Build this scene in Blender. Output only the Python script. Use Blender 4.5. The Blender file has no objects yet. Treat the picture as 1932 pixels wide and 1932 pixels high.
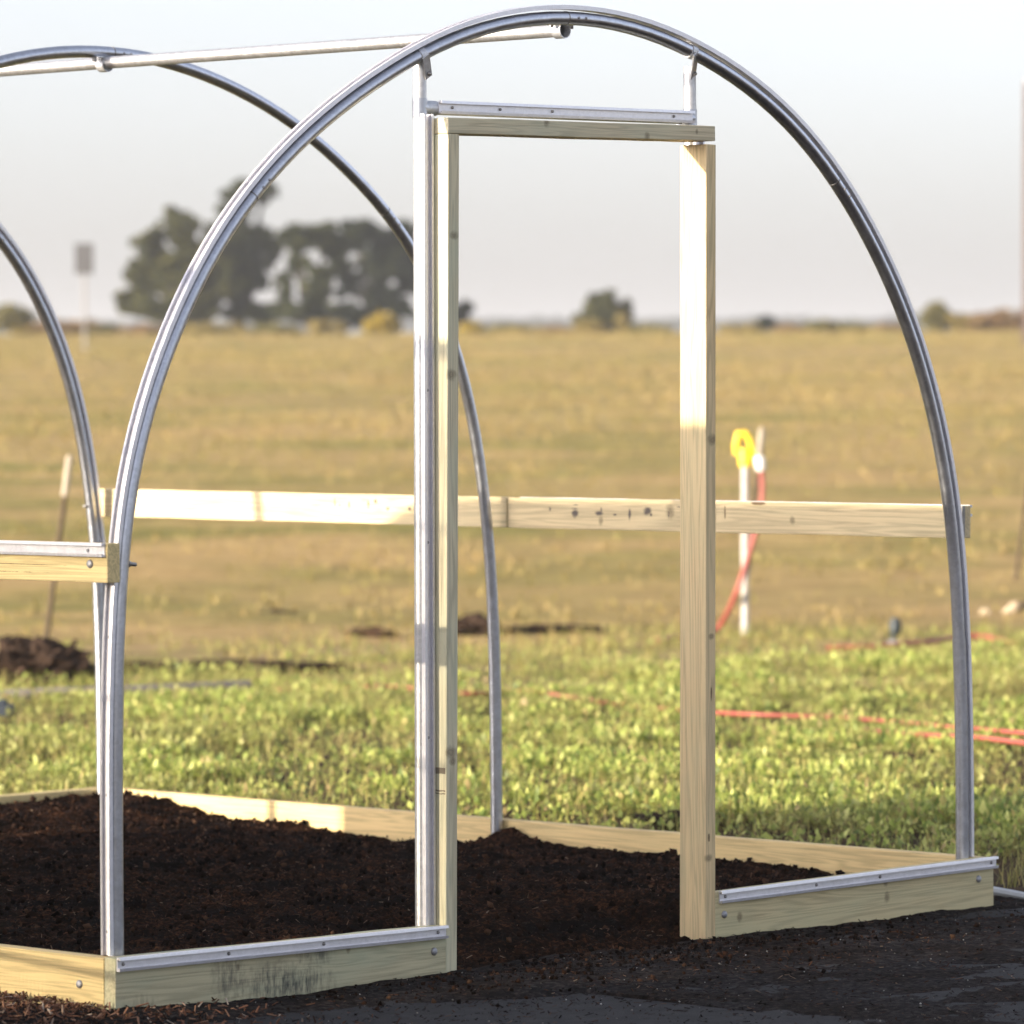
import bpy, bmesh, math, random
import numpy as np
from mathutils import Vector, Matrix, noise

random.seed(7)
RNG = np.random.default_rng(11)
sc = bpy.context.scene
COL = sc.collection

# ------------------------------------------------------------------ camera
F = 9.2244 / 1.946            # focal length over picture width
CAM = Vector((-6.93, -7.8173, 1.3395))
YAW, PIT, ROL = 0.8075, -0.0242, -0.0041
FW = Vector((math.sin(YAW)*math.cos(PIT), math.cos(YAW)*math.cos(PIT), math.sin(PIT)))
_r = Vector((math.cos(YAW), -math.sin(YAW), 0)); _u = _r.cross(FW)
RT = _r*math.cos(ROL) + _u*math.sin(ROL)
UP = -_r*math.sin(ROL) + _u*math.cos(ROL)
DH = Vector((math.sin(YAW), math.cos(YAW), 0))      # horizontal viewing direction
LH = Vector((math.cos(YAW), -math.sin(YAW), 0))

cd = bpy.data.cameras.new('camera'); cam = bpy.data.objects.new('camera', cd); COL.objects.link(cam)
cam.matrix_world = Matrix.Translation(CAM) @ Matrix((RT, UP, -FW)).transposed().to_4x4()
cd.sensor_width = 36; cd.lens = F*36; cd.clip_start = 0.5; cd.clip_end = 6000
cd.dof.use_dof = True; cd.dof.focus_distance = 11.4; cd.dof.aperture_fstop = 5.2
sc.camera = cam

def wp(u, v, gain=0.0):
    """surveyed point: u metres to the right of the view axis line, v metres along it (horizontal)"""
    p = CAM + DH*v + LH*u
    return Vector((p.x, p.y, gain))

def ray(x, y):
    return FW + RT*((x/1932-0.5)/F) - UP*((y/1932-0.5)/F)
def at(x, y, depth):
    d = ray(x, y); return CAM + d*depth
def on_z(x, y, z=0.0):
    d = ray(x, y); return CAM + d*((z-CAM.z)/d.z)

# ------------------------------------------------------------------ materials
def new_mat(name):
    m = bpy.data.materials.new(name); m.use_nodes = True
    nt = m.node_tree; b = nt.nodes['Principled BSDF']
    return m, nt, b
def N(nt, t, **kw):
    n = nt.nodes.new(t)
    for k, v in kw.items():
        if k in n.inputs.keys(): n.inputs[k].default_value = v
        else: setattr(n, k, v)
    return n
def ramp(nt, fac, stops):
    r = nt.nodes.new('ShaderNodeValToRGB'); e = r.color_ramp.elements
    while len(e) < len(stops): e.new(0.5)
    for el, (p, c) in zip(e, stops):
        el.position = p; el.color = (*c, 1)
    nt.links.new(fac, r.inputs[0]); return r.outputs[0]
def mix(nt, fac, a, b, mode='MIX'):
    m = nt.nodes.new('ShaderNodeMix'); m.data_type = 'RGBA'; m.blend_type = mode
    for i, s in ((0, fac), (6, a), (7, b)):
        if isinstance(s, (int, float)): m.inputs[i].default_value = s
        elif isinstance(s, tuple): m.inputs[i].default_value = (*s, 1)
        else: nt.links.new(s, m.inputs[i])
    return m.outputs[2]
def math_n(nt, op, a, b=None):
    m = nt.nodes.new('ShaderNodeMath'); m.operation = op
    for i, s in enumerate((a, b)):
        if s is None: continue
        if isinstance(s, (int, float)): m.inputs[i].default_value = s
        else: nt.links.new(s, m.inputs[i])
    return m.outputs[0]
def noise_n(nt, vec, scale, detail=4, rough=0.55, mapping=None, dist=0.0):
    if mapping is not None:
        mp = nt.nodes.new('ShaderNodeMapping'); mp.inputs['Scale'].default_value = mapping
        nt.links.new(vec, mp.inputs[0]); vec = mp.outputs[0]
    n = N(nt, 'ShaderNodeTexNoise', Scale=scale, Detail=detail, Roughness=rough, Distortion=dist)
    nt.links.new(vec, n.inputs['Vector']); return n.outputs['Fac']
def bump(nt, b, h, strength, dist=0.01):
    n = N(nt, 'ShaderNodeBump', Strength=strength, Distance=dist)
    nt.links.new(h, n.inputs['Height']); nt.links.new(n.outputs[0], b.inputs['Normal'])

def metal(name, c, rough, spangle=0.06, dull=0.0):
    m, nt, b = new_mat(name)
    tc = nt.nodes.new('ShaderNodeTexCoord')
    n1 = noise_n(nt, tc.outputs['Object'], 35, 3)
    n2 = noise_n(nt, tc.outputs['Object'], 4, 3, mapping=(1, 1, 1))
    f = math_n(nt, 'ADD', math_n(nt, 'MULTIPLY', n1, .5), math_n(nt, 'MULTIPLY', n2, .5))
    vo = N(nt, 'ShaderNodeTexVoronoi', Scale=130.0); nt.links.new(tc.outputs['Object'], vo.inputs['Vector'])
    vs_ = nt.nodes.new('ShaderNodeSeparateXYZ'); nt.links.new(vo.outputs['Color'], vs_.inputs[0])
    f = math_n(nt, 'ADD', math_n(nt, 'MULTIPLY', f, .72), math_n(nt, 'MULTIPLY', vs_.outputs[0], .28))
    lo = tuple(x*(1-2*spangle) for x in c); hi = tuple(min(1, x*(1+spangle)) for x in c)
    nt.links.new(ramp(nt, f, [(.3, lo), (.7, hi)]), b.inputs['Base Color'])
    b.inputs['Metallic'].default_value = 1 - dull
    rr = nt.nodes.new('ShaderNodeMapRange'); rr.inputs[3].default_value = rough*.8; rr.inputs[4].default_value = rough*1.3
    nt.links.new(n1, rr.inputs[0]); nt.links.new(rr.outputs[0], b.inputs['Roughness'])
    bump(nt, b, n1, .03)
    return m
GALV = metal('galvanised_steel', (.50, .52, .57), .32, .07, .0)
PIPEM = metal('bright_steel_pipe', (.62, .62, .63), .40, .08, .14)
ALU = metal('milled_aluminium', (.78, .77, .80), .40, .04, .35)
STEELDARK = metal('dull_bolt_steel', (.30, .29, .28), .45, .15)
STEELPALE = metal('zinc_bolt_steel', (.40, .40, .42), .55, .1, .2)
CLAMP = metal('clamp_band_steel', (.62, .63, .65), .42, .1, .25)

def wood(name, seed, knots=(), tint=(.50, .385, .19), green=.25, stains=(), cracks=(), face=0.0, side_cracks=(), inks=(), seal=None):
    tint = tuple(x*1.27 for x in tint)
    """treated pine; local X runs along the board; knots (x, z, radius) in local metres"""
    m, nt, b = new_mat(name)
    tc = nt.nodes.new('ShaderNodeTexCoord')
    mp = nt.nodes.new('ShaderNodeMapping'); mp.inputs['Location'].default_value = (seed*3.7, seed*1.3, seed*2.1)
    nt.links.new(tc.outputs['Object'], mp.inputs[0]); v = mp.outputs[0]
    rings = noise_n(nt, v, 1.0, 3, .5, mapping=(1.1, 26, 26), dist=.6)
    fine = noise_n(nt, v, 1.0, 5, .7, mapping=(6, 260, 260))
    blot = noise_n(nt, v, 3.0, 4, .6, mapping=(1, 3, 3))
    saw = math_n(nt, 'SINE', math_n(nt, 'MULTIPLY', rings, 55))
    g = math_n(nt, 'ADD', math_n(nt, 'MULTIPLY', saw, .13), math_n(nt, 'MULTIPLY', fine, .8))
    t = tint
    c1 = ramp(nt, g, [(.15, tuple(x*.66 for x in t)), (.45, t), (.75, tuple(min(1, x*1.16) for x in t))])
    gr = (t[0]*.80, t[1]*.98, t[2]*1.05)
    c2 = mix(nt, math_n(nt, 'MULTIPLY', ramp(nt, blot, [(.4, (0,)*3), (.65, (1,)*3)]), green), c1, gr)
    sep = nt.nodes.new('ShaderNodeSeparateXYZ'); nt.links.new(tc.outputs['Object'], sep.inputs[0])
    wob = noise_n(nt, tc.outputs['Object'], 70, 3)
    def blob(kx, kz, rx, rz, lo, hi):
        dx = math_n(nt, 'DIVIDE', math_n(nt, 'SUBTRACT', sep.outputs[0], kx), rx)
        dz = math_n(nt, 'DIVIDE', math_n(nt, 'SUBTRACT', sep.outputs[2], kz), rz)
        d = math_n(nt, 'SQRT', math_n(nt, 'ADD', math_n(nt, 'MULTIPLY', dx, dx), math_n(nt, 'MULTIPLY', dz, dz)))
        d = math_n(nt, 'ADD', d, math_n(nt, 'MULTIPLY', math_n(nt, 'SUBTRACT', wob, .5), 1.1))
        mr = nt.nodes.new('ShaderNodeMapRange'); mr.inputs[1].default_value = lo; mr.inputs[2].default_value = hi
        mr.inputs[3].default_value = 1; mr.inputs[4].default_value = 0
        nt.links.new(d, mr.inputs[0]); return mr.outputs[0], d
    def on_face(y):
        d = math_n(nt, 'ABSOLUTE', math_n(nt, 'SUBTRACT', sep.outputs[1], y)); return math_n(nt, 'LESS_THAN', d, .004)
    fm = on_face(face)
    c = c2
    for kx, kz, r in knots:
        f, d = blob(kx, kz, r*1.0, r*1.35, .45, 1.25)
        ring = math_n(nt, 'SINE', math_n(nt, 'MULTIPLY', d, 14))
        kc = ramp(nt, ring, [(.0, (.10, .075, .045)), (1., (.22, .165, .095))])
        c = mix(nt, math_n(nt, 'MULTIPLY', math_n(nt, 'MULTIPLY', f, .62), fm), c, kc)
    for sx, sz, rx, rz, s in stains:
        f, d = blob(sx, sz, rx, rz, .4, 1.2)
        scr = ramp(nt, noise_n(nt, v, 1, 3, .7, mapping=(90, 30, 18)), [(.4, (.15,)*3), (.62, (1,)*3)])
        c = mix(nt, math_n(nt, 'MULTIPLY', math_n(nt, 'MULTIPLY', math_n(nt, 'MULTIPLY', f, s), fm), scr), c, (.055, .06, .055))
    for sx, sz, rx, rz in cracks:
        f, d = blob(sx, sz, rx, rz, .7, 1.0)
        c = mix(nt, math_n(nt, 'MULTIPLY', math_n(nt, 'MULTIPLY', f, .85), fm), c, (.11, .06, .025))
    for sx, sz, rx, rz in inks:
        f, d = blob(sx, sz, rx, rz, .55, 1.15)
        c = mix(nt, math_n(nt, 'MULTIPLY', math_n(nt, 'MULTIPLY', f, .86), fm), c, (.05, .043, .055))
    if seal:
        a0, a1, yy_ = seal
        f = math_n(nt, 'MULTIPLY', math_n(nt, 'GREATER_THAN', sep.outputs[0], a0), math_n(nt, 'LESS_THAN', sep.outputs[0], a1))
        lim = math_n(nt, 'ADD', yy_-.003, math_n(nt, 'MULTIPLY', noise_n(nt, tc.outputs['Object'], 38, 4), .012))
        f = math_n(nt, 'MULTIPLY', f, math_n(nt, 'GREATER_THAN', sep.outputs[1], math_n(nt, 'SUBTRACT', lim, .006)))
        c = mix(nt, math_n(nt, 'MULTIPLY', f, .9), c, (.03, .026, .024))
    for sx, hw in side_cracks:
        d = math_n(nt, 'ABSOLUTE', math_n(nt, 'SUBTRACT', math_n(nt, 'ADD', sep.outputs[0], math_n(nt, 'MULTIPLY', math_n(nt, 'SUBTRACT', wob, .5), .006)), sx))
        f = math_n(nt, 'MULTIPLY', math_n(nt, 'LESS_THAN', d, hw), math_n(nt, 'GREATER_THAN', sep.outputs[1], .004))
        c = mix(nt, math_n(nt, 'MULTIPLY', f, .75), c, (.10, .065, .05))
    nt.links.new(c, b.inputs['Base Color'])
    b.inputs['Roughness'].default_value = .72; b.inputs['Specular IOR Level'].default_value = .25
    bump(nt, b, g, .25, .003)
    return m

def plain(name, c, rough=.6, var=.15, scale=12, spec=.4):
    m, nt, b = new_mat(name)
    tc = nt.nodes.new('ShaderNodeTexCoord')
    n = noise_n(nt, tc.outputs['Object'], scale, 4)
    nt.links.new(ramp(nt, n, [(.3, tuple(x*(1-var) for x in c)), (.7, tuple(min(1, x*(1+var)) for x in c))]), b.inputs['Base Color'])
    b.inputs['Roughness'].default_value = rough; b.inputs['Specular IOR Level'].default_value = spec
    bump(nt, b, n, .1)
    return m

def island_mat(name, stops, rough=.6, transl=0.0, spec=.3, patch=None):
    """each loose piece of the mesh draws its own colour from the ramp"""
    m, nt, b = new_mat(name)
    geo = nt.nodes.new('ShaderNodeNewGeometry')
    c = ramp(nt, geo.outputs['Random Per Island'], stops)
    if patch:
        sc_, amount, pc = patch
        n = noise_n(nt, geo.outputs['Position'], sc_, 3)
        c = mix(nt, math_n(nt, 'MULTIPLY', ramp(nt, n, [(.42, (0,)*3), (.62, (1,)*3)]), amount), c, pc)
    nt.links.new(c, b.inputs['Base Color'])
    b.inputs['Roughness'].default_value = rough; b.inputs['Specular IOR Level'].default_value = spec
    if transl:
        tr = nt.nodes.new('ShaderNodeBsdfTranslucent'); nt.links.new(c, tr.inputs[0])
        mx = nt.nodes.new('ShaderNodeMixShader'); mx.inputs[0].default_value = transl
        out = nt.nodes['Material Output']
        nt.links.new(b.outputs[0], mx.inputs[1]); nt.links.new(tr.outputs[0], mx.inputs[2]); nt.links.new(mx.outputs[0], out.inputs[0])
    return m

# ------------------------------------------------------------------ object helpers
def tag(o, label=None, cat=None, group=None, kind=None):
    if label: o['label'] = label
    if cat: o['category'] = cat
    if group: o['group'] = group
    if kind: o['kind'] = kind
    return o
def empty(name, loc, label, cat, group=None):
    o = bpy.data.objects.new(name, None); COL.objects.link(o); o.location = loc
    o.empty_display_size = .1
    return tag(o, label, cat, group)
def place(o, parent):
    if parent is not None:
        o.parent = parent
        o.matrix_parent_inverse = world_of(parent).inverted()
    return o
def world_of(o):
    m = o.matrix_basis.copy()
    if o.parent: m = world_of(o.parent) @ o.matrix_parent_inverse @ m
    return m
def link(name, me, mat, parent=None, matrix=None, smooth=False):
    if mat is not None:
        for mm in (mat if isinstance(mat, (list, tuple)) else [mat]): me.materials.append(mm)
    if smooth:
        me.shade_smooth()
        if len(me.polygons) < 20000:
            b2 = bmesh.new(); b2.from_mesh(me); b2.normal_update()
            for e in b2.edges:
                if len(e.link_faces) == 2 and e.calc_face_angle(0) > .75: e.smooth = False
            b2.to_mesh(me); b2.free()
    o = bpy.data.objects.new(name, me); COL.objects.link(o)
    if matrix is not None: o.matrix_basis = matrix
    return place(o, parent)
def bm_obj(name, bm, mat, parent=None, matrix=None, smooth=False):
    bm.normal_update()
    me = bpy.data.meshes.new(name); bm.to_mesh(me); bm.free()
    return link(name, me, mat, parent, matrix, smooth)
def np_obj(name, V, faces, mat, parent=None, smooth=False, mat_idx=None):
    """V (n,3) array, faces (m,k) array of equal-sized polygons"""
    me = bpy.data.meshes.new(name); k = faces.shape[1]; m = len(faces)
    me.vertices.add(len(V)); me.vertices.foreach_set('co', np.ascontiguousarray(V, dtype=np.float32).ravel())
    me.loops.add(m*k); me.loops.foreach_set('vertex_index', np.ascontiguousarray(faces, dtype=np.int32).ravel())
    me.polygons.add(m); me.polygons.foreach_set('loop_start', np.arange(0, m*k, k, dtype=np.int32))
    if mat_idx is not None: me.polygons.foreach_set('material_index', mat_idx.astype(np.int32))
    me.update(calc_edges=True); me.validate()
    return link(name, me, mat, parent, None, smooth)

def add_box(bm, lo, hi, bev=0.0):
    r = bmesh.ops.create_cube(bm, size=1.0)['verts']
    for v in r:
        v.co = Vector([lo[i] + (v.co[i]+.5)*(hi[i]-lo[i]) for i in range(3)])
    if bev:
        es = list({e for v in r for e in v.link_edges})
        bmesh.ops.bevel(bm, geom=es, offset=bev, segments=2, profile=.6, affect='EDGES')
def sweep(bm, pts, section, bin_dir=Vector((0, 1, 0)), closed=True, caps=True, up=None):
    """sweep a section of (n, b) pairs along pts; b along bin_dir, n = bin x tangent (outward for an arch run left to right)"""
    rows = []
    P = [Vector(p) for p in pts]
    for i, p in enumerate(P):
        t = (P[min(i+1, len(P)-1)] - P[max(i-1, 0)]).normalized()
        b = (bin_dir - t*bin_dir.dot(t)).normalized()
        n = t.cross(b) * -1
        rows.append([bm.verts.new(p + n*a + b*c) for a, c in section])
    k = len(section)
    for i in range(len(rows)-1):
        for j in range(k if closed else k-1):
            q = (j+1) % k
            bm.faces.new((rows[i][j], rows[i][q], rows[i+1][q], rows[i+1][j]))
    if caps:
        bm.faces.new(rows[0][::-1]); bm.faces.new(rows[-1])
    return rows
def circ(r, n=20, cn=0.0, cb=0.0):
    return [(cn + r*math.cos(2*math.pi*i/n), cb + r*math.sin(2*math.pi*i/n)) for i in range(n)]
def tube(bm, pts, r, n=18, caps=True):
    d = (Vector(pts[-1])-Vector(pts[0])).normalized()
    b = Vector((0, 1, 0)) if abs(d.y) < .7 else Vector((1, 0, 0))
    radii = r if isinstance(r, (list, tuple)) else None
    if radii is None:
        sweep(bm, pts, circ(r, n), b, True, caps)
    else:
        rows = sweep(bm, pts, circ(1, n), b, True, caps)
        for row, rr, p in zip(rows, radii, pts):
            for v in row: v.co = Vector(p) + (v.co-Vector(p))*rr
def tube_obj(name, pts, r, mat, parent, n=18):
    bm = bmesh.new(); tube(bm, pts, r, n)
    return bm_obj(name, bm, mat, parent, None, True)
def auto_smooth(o):
    me = o.data
    me.shade_smooth()
    bm = bmesh.new(); bm.from_mesh(me)
    for e in bm.edges:
        if len(e.link_faces) == 2 and e.calc_face_angle(0) > .6: e.smooth = False
    bm.to_mesh(me); bm.free(); return o

def frame(p0, p1, out):
    """matrix with local X from p0 to p1, local Y roughly away from 'out', local Z up the board"""
    x = (Vector(p1)-Vector(p0)).normalized(); y = Vector(out); y = (y - x*y.dot(x)).normalized(); z = x.cross(y)
    return Matrix.Translation(p0) @ Matrix((x, y, z)).transposed().to_4x4(), (Vector(p1)-Vector(p0)).length
def board(name, p0, p1, inward, t, h, mat, parent, bev=.0025):
    """board whose outer lower edge runs p0 to p1; thickness grows along inward, height along local Z"""
    M, L = frame(p0, p1, inward)
    s = 1 if M.to_3x3().col[2].z > 0 or abs(M.to_3x3().col[2].z) < .3 else -1
    bm = bmesh.new(); add_box(bm, (0, 0, min(0, s*h)), (L, t, max(0, s*h)), bev)
    bmesh.ops.bisect_plane(bm, geom=bm.verts[:]+bm.edges[:]+bm.faces[:], plane_co=(L/2, 0, 0), plane_no=(1, 0, 0))
    for q in range(1, 16):
        if q != 8: bmesh.ops.bisect_plane(bm, geom=bm.verts[:]+bm.edges[:]+bm.faces[:], plane_co=(L*q/16, 0, 0), plane_no=(1, 0, 0))
    sd = sum(map(ord, mat.name))
    for v in bm.verts:
        if .02 < v.co.x < L-.02:
            v.co.z += .0016*noise.noise(Vector((v.co.x*3.1, sd, v.co.z*8))) + .0008*noise.noise(Vector((v.co.x*14, sd, v.co.z*20)))
    return bm_obj(name, bm, mat, parent, M)

CH = [(-.0150, 0), (.0150, 0), (.0150, .0105), (.0085, .0115), (.0085, .0095), (.0115, .0030), (-.0115, .0030), (-.0085, .0095), (-.0085, .0115), (-.0150, .0105)]
def channel(name, pts, bin_dir, parent, flip=1, scale=1.0):
    """wire-lock channel: base on the path, lips outward"""
    bm = bmesh.new()
    sweep(bm, pts, [(flip*a*scale, b*scale) for a, b in CH], bin_dir)
    bmesh.ops.recalc_face_normals(bm, faces=bm.faces)
    return bm_obj(name, bm, ALU, parent)

def bolt(name, p, d, r, l, mat, parent, dome=True):
    """round-headed bolt at p pointing along d"""
    bm = bmesh.new(); d = Vector(d).normalized()
    prof = [(r, 0), (r, l*.35), (r*.8, l*.75), (r*.4, l*.98)] if dome else [(r, 0), (r, l)]
    b = Vector((0, 0, 1)) if abs(d.z) < .8 else Vector((1, 0, 0)); c = d.cross(b).normalized(); b = c.cross(d)
    rows = [[bm.verts.new(Vector(p)+d*h+(b*math.cos(a)+c*math.sin(a))*q) for a in [i*math.tau/10 for i in range(10)]] for q, h in prof]
    for i in range(len(rows)-1):
        for j in range(10): bm.faces.new((rows[i][j], rows[i][(j+1) % 10], rows[i+1][(j+1) % 10], rows[i+1][j]))
    bm.faces.new(rows[-1]); bm.faces.new(rows[0][::-1])
    bmesh.ops.recalc_face_normals(bm, faces=bm.faces)
    return bm_obj(name, bm, mat, parent, None, True)

# ------------------------------------------------------------------ greenhouse frame
W, L, T, D, H = 3.05, 3.487, .0365, .085, .130
TR = .0162
gh = empty('greenhouse_frame', (W/2, L/2, 0), 'unfinished hoop greenhouse frame of silver tubes and treated pine boards standing around dark mulch', 'greenhouse frame')

# base boards -------------------------------------------------------------
XLB, XRB = 1.0143, 1.9532      # where the front boards stop at the doorway
w_fl = wood('pine_front_west', 1, knots=[(.70, .098, .007), (.36, .085, .006)], green=.6, tint=(.40, .365, .235),
            stains=[(.47, .035, .10, .05, .9), (.33, .07, .05, .06, .7), (.60, .10, .06, .03, .7), (.57, .03, .09, .035, .8), (.07, .02, .05, .03, .5)])
w_fr = wood('pine_front_east', 2, knots=[(.09, .062, .010), (.66, .062, .011), (.655, .100, .008)], green=.35, tint=(.46, .39, .225))
w_sl = wood('pine_side_west', 3, tint=(.56, .43, .21), green=.1, cracks=[(.46, .068, .20, .0035)])
w_sr = wood('pine_side_east', 4, tint=(.56, .415, .20), green=.1)
w_bk = wood('pine_back', 5, tint=(.54, .42, .20), green=.1)
fl = board('base_board', (0, 0, .0), (XLB, 0, -.012), (0, 1, 0), T, H, w_fl, gh)
fr = board('base_board', (XRB, 0, -.008), (W, 0, 0), (0, 1, 0), T, H, w_fr, gh)
sl = board('base_board', (0, L-T, 0), (0, T+.001, 0), (1, 0, 0), T, H-.002, w_sl, gh)
# local X of the west side board runs from the back to the front; shift its marks by building it the way it is seen
sr = board('base_board', (W, T+.001, 0), (W, L-T-.001, 0), (-1, 0, 0), T, H, w_sr, gh)
bk = board('base_board', (W, L, 0), (0, L, 0), (0, -1, 0), T, H, w_bk, gh)

# channels on the front boards, with screws and carriage bolts
def line(p, q, n=2): return [Vector(p).lerp(Vector(q), i/(n-1)) for i in range(n)]
c1 = channel('wire_channel', line((.004, -.0005, H-.013), (XLB-.002, -.0005, H-.025)), Vector((0, -1, 0)), fl)
c2 = channel('wire_channel', line((XRB+.012, -.0005, H-.020), (W+.006, -.0005, H-.013)), Vector((0, -1, 0)), fr)
for c, xs, z0, z1, x0, x1 in ((c1, (.02, .33, .62, .985), H-.013, H-.025, 0, XLB), (c2, (1.985, 2.33, 2.58, 3.035), H-.020, H-.013, XRB, W)):
    for x in xs:
        f = (x-x0)/(x1-x0)
        bolt('screw', (x, -.0036, z0+(z1-z0)*f), (0, -1, 0), .0042, .004, STEELDARK, c)
for x, z, o in ((.975, .062, fl), (1.985, .066, fr), (2.985, .078, fr)):
    bolt('bolt', (x, 0, z), (0, -1, 0), .0095, .006, STEELPALE, o)
bolt('bolt', (0, .115, .066), (-1, 0, 0), .0095, .006, STEELPALE, sl)

INK1 = [(y-.074, z, wy*.5, hz*.5) for y, z, wy, hz in [(1.548, .055, .006, .012), (1.455, .058, .030, .003), (1.452, .045, .026, .024), (1.450, .068, .018, .003), (1.36, .046, .03, .012), (1.352, .056, .006, .014), (1.30, .043, .012, .006),
         (1.245, .045, .010, .032), (1.178, .056, .030, .026), (1.165, .045, .012, .010), (1.10, .045, .005, .026), (1.05, .068, .05, .003), (1.00, .066, .05, .003)]]
INK2 = [(y-1.722, z, wy*.5, hz*.5) for y, z, wy, hz in [(2.42, .06, .008, .026), (2.40, .052, .012, .006), (2.36, .055, .008, .022), (2.28, .058, .010, .024), (2.25, .066, .016, .014), (2.20, .045, .016, .012), (2.11, .047, .018, .014), (2.085, .048, .022, .018),
         (2.03, .048, .006, .014), (2.01, .048, .012, .006)]]
# hip boards ----------------------------------------------------------------
w_hl = wood('pine_hip_west', 6, tint=(.56, .445, .225), green=.05, cracks=[(2.9, .018, .35, .0012), (3.1, .035, .25, .001)])
w_h1 = wood('pine_hip_east_near', 7, face=T, inks=INK1, tint=(.50, .40, .235), green=.12, knots=[(.58, .038, .009), (1.02, .056, .016), (1.28, .024, .009)],
            cracks=[(.86, .045, .006, .034), (.82, .055, .003, .02), (.70, .082, .03, .006)])
w_h2 = wood('pine_hip_east_far', 8, face=T, inks=INK2, tint=(.50, .40, .235), green=.12, knots=[(.30, .01, .012)])
hl = board('hip_board', (0, L-.02, .938), (0, .0167, .938), (1, 0, 0), T, D, w_hl, gh)
h1 = board('hip_board', (W, .074, .960), (W, 1.712, .962), (-1, 0, 0), T, D, w_h1, gh)
h2 = board('hip_board', (W+.004, 1.722, .962), (W+.002, L-.02, .968), (-1, 0, 0), T, D+.001, w_h2, gh)
cl = channel('wire_channel', line((-.0005, .022, .938+D-.014), (-.0005, L-.03, .938+D-.014)), Vector((-1, 0, 0)), hl)
cr = channel('wire_channel', line((W+.0005, .078, .960+D-.014), (W+.0005, 1.70, .962+D-.014)), Vector((1, 0, 0)), h1, -1)
bolt('screw', (-.0036, .075, .938+D-.016), (-1, 0, 0), .004, .004, STEELPALE, cl)
bolt('bolt', (0, .072, .938+.040), (-1, 0, 0), .0095, .006, STEELPALE, hl)

# hoops -----------------------------------------------------------------------
def smooth_path(pts, n=110, it=4):
    P = [Vector(p) for p in pts]
    Ls = [0]
    for a, b in zip(P, P[1:]): Ls.append(Ls[-1] + (b-a).length)
    def s(u):
        for i in range(len(P)-1):
            if u <= Ls[i+1] + 1e-9:
                f = (u-Ls[i])/(Ls[i+1]-Ls[i])
                p0 = P[max(i-1, 0)]; p1 = P[i]; p2 = P[i+1]; p3 = P[min(i+2, len(P)-1)]
                return .5*((2*p1) + (p2-p0)*f + (2*p0-5*p1+4*p2-p3)*f*f + (3*p1-p0-3*p2+p3)*f**3)
        return P[-1]
    Q = [s(Ls[-1]*i/(n-1)) for i in range(n)]
    for _ in range(it*4):
        Q = [Q[0]] + [(Q[i-1]+Q[i]*2+Q[i+1])/4 for i in range(1, n-1)] + [Q[-1]]
    return Q
def hoop_pts(prof, y): return smooth_path([(x, y, z) for x, z in prof])
left1 = [(.053, -.04), (.051, .3), (.052, .6), (.058, .8), (.073, 1.0), (.101, 1.187), (.205, 1.445), (.356, 1.68), (.462, 1.785), (.658, 1.948), (1.012, 2.134), (1.190, 2.195), (1.461, 2.240)]
right1 = [(1.736, 2.226), (1.977, 2.167), (2.264, 2.047), (2.510, 1.856), (2.735, 1.578), (2.855, 1.341), (2.944, 1.052), (2.972, .776), (2.984, .596), (2.989, .3), (2.989, -.04)]
prof1 = left1 + right1
rightN = [(1.795, 2.224), (2.222, 2.085), (2.576, 1.845), (2.672, 1.753), (2.850, 1.465), (2.928, 1.181), (2.960, 1.0), (2.985, .744), (2.993, .4), (2.995, .087), (2.995, -.04)]
profN = [(3.05-x, z) for x, z in reversed(rightN)] + [(1.525, 2.243)] + rightN
def cum(pts):
    s = [0]
    for a, b in zip(pts, pts[1:]): s.append(s[-1]+(b-a).length)
    return s
def radial(pts, i):
    t = (pts[min(i+1, len(pts)-1)]-pts[max(i-1, 0)]).normalized(); n = Vector((-t.z, 0, t.x)); return n, t
def near(pts, x, z):
    return min(range(len(pts)), key=lambda i: (pts[i].x-x)**2 + (pts[i].z-z)**2)
def make_hoop(prof, y, with_channel, joints, legs):
    pts = hoop_pts(prof, y)
    hoop = tube_obj('hoop', pts, TR, GALV, gh, 20)
    for (jx, jz) in joints:
        i = near(pts, jx, jz); n, t = radial(pts, i)
        bm = bmesh.new()
        tube(bm, [pts[i]-t*.0016, pts[i]+t*.0016], TR+.0006, 20)
        bm_obj('joint', bm, STEELDARK, hoop, None, True)
        bolt('screw', pts[i]+t*.03+Vector((0, -TR, 0)), (0, -1, 0), .0032, .003, STEELPALE, hoop)
        bolt('screw', pts[i]+t*.055+Vector((0, -TR, 0)), (0, -1, 0), .0032, .003, STEELPALE, hoop)
    for side, zj in legs:
        # the ground post sleeve the curved tube plugs into
        q = [p for p in pts if (p.x < 1.5) == (side < 0) and p.z < zj]
        bm = bmesh.new(); tube(bm, q, TR+.0011, 20); bm_obj('ground_post', bm, GALV, hoop, None, True)
    if with_channel:
        q = [p for p in pts if p.z > .131]
        cpts = [p + radial(pts, pts.index(p))[0]*(TR+.0042) for p in q]
        cpts = [Vector((c.x, c.y, max(c.z, .131))) for c in cpts]
        ch = channel('wire_channel', cpts, Vector((0, 1, 0)), hoop)
        # path normal must face outwards: section n is measured on the outer side
        return hoop, pts, ch
    return hoop, pts, None

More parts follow.
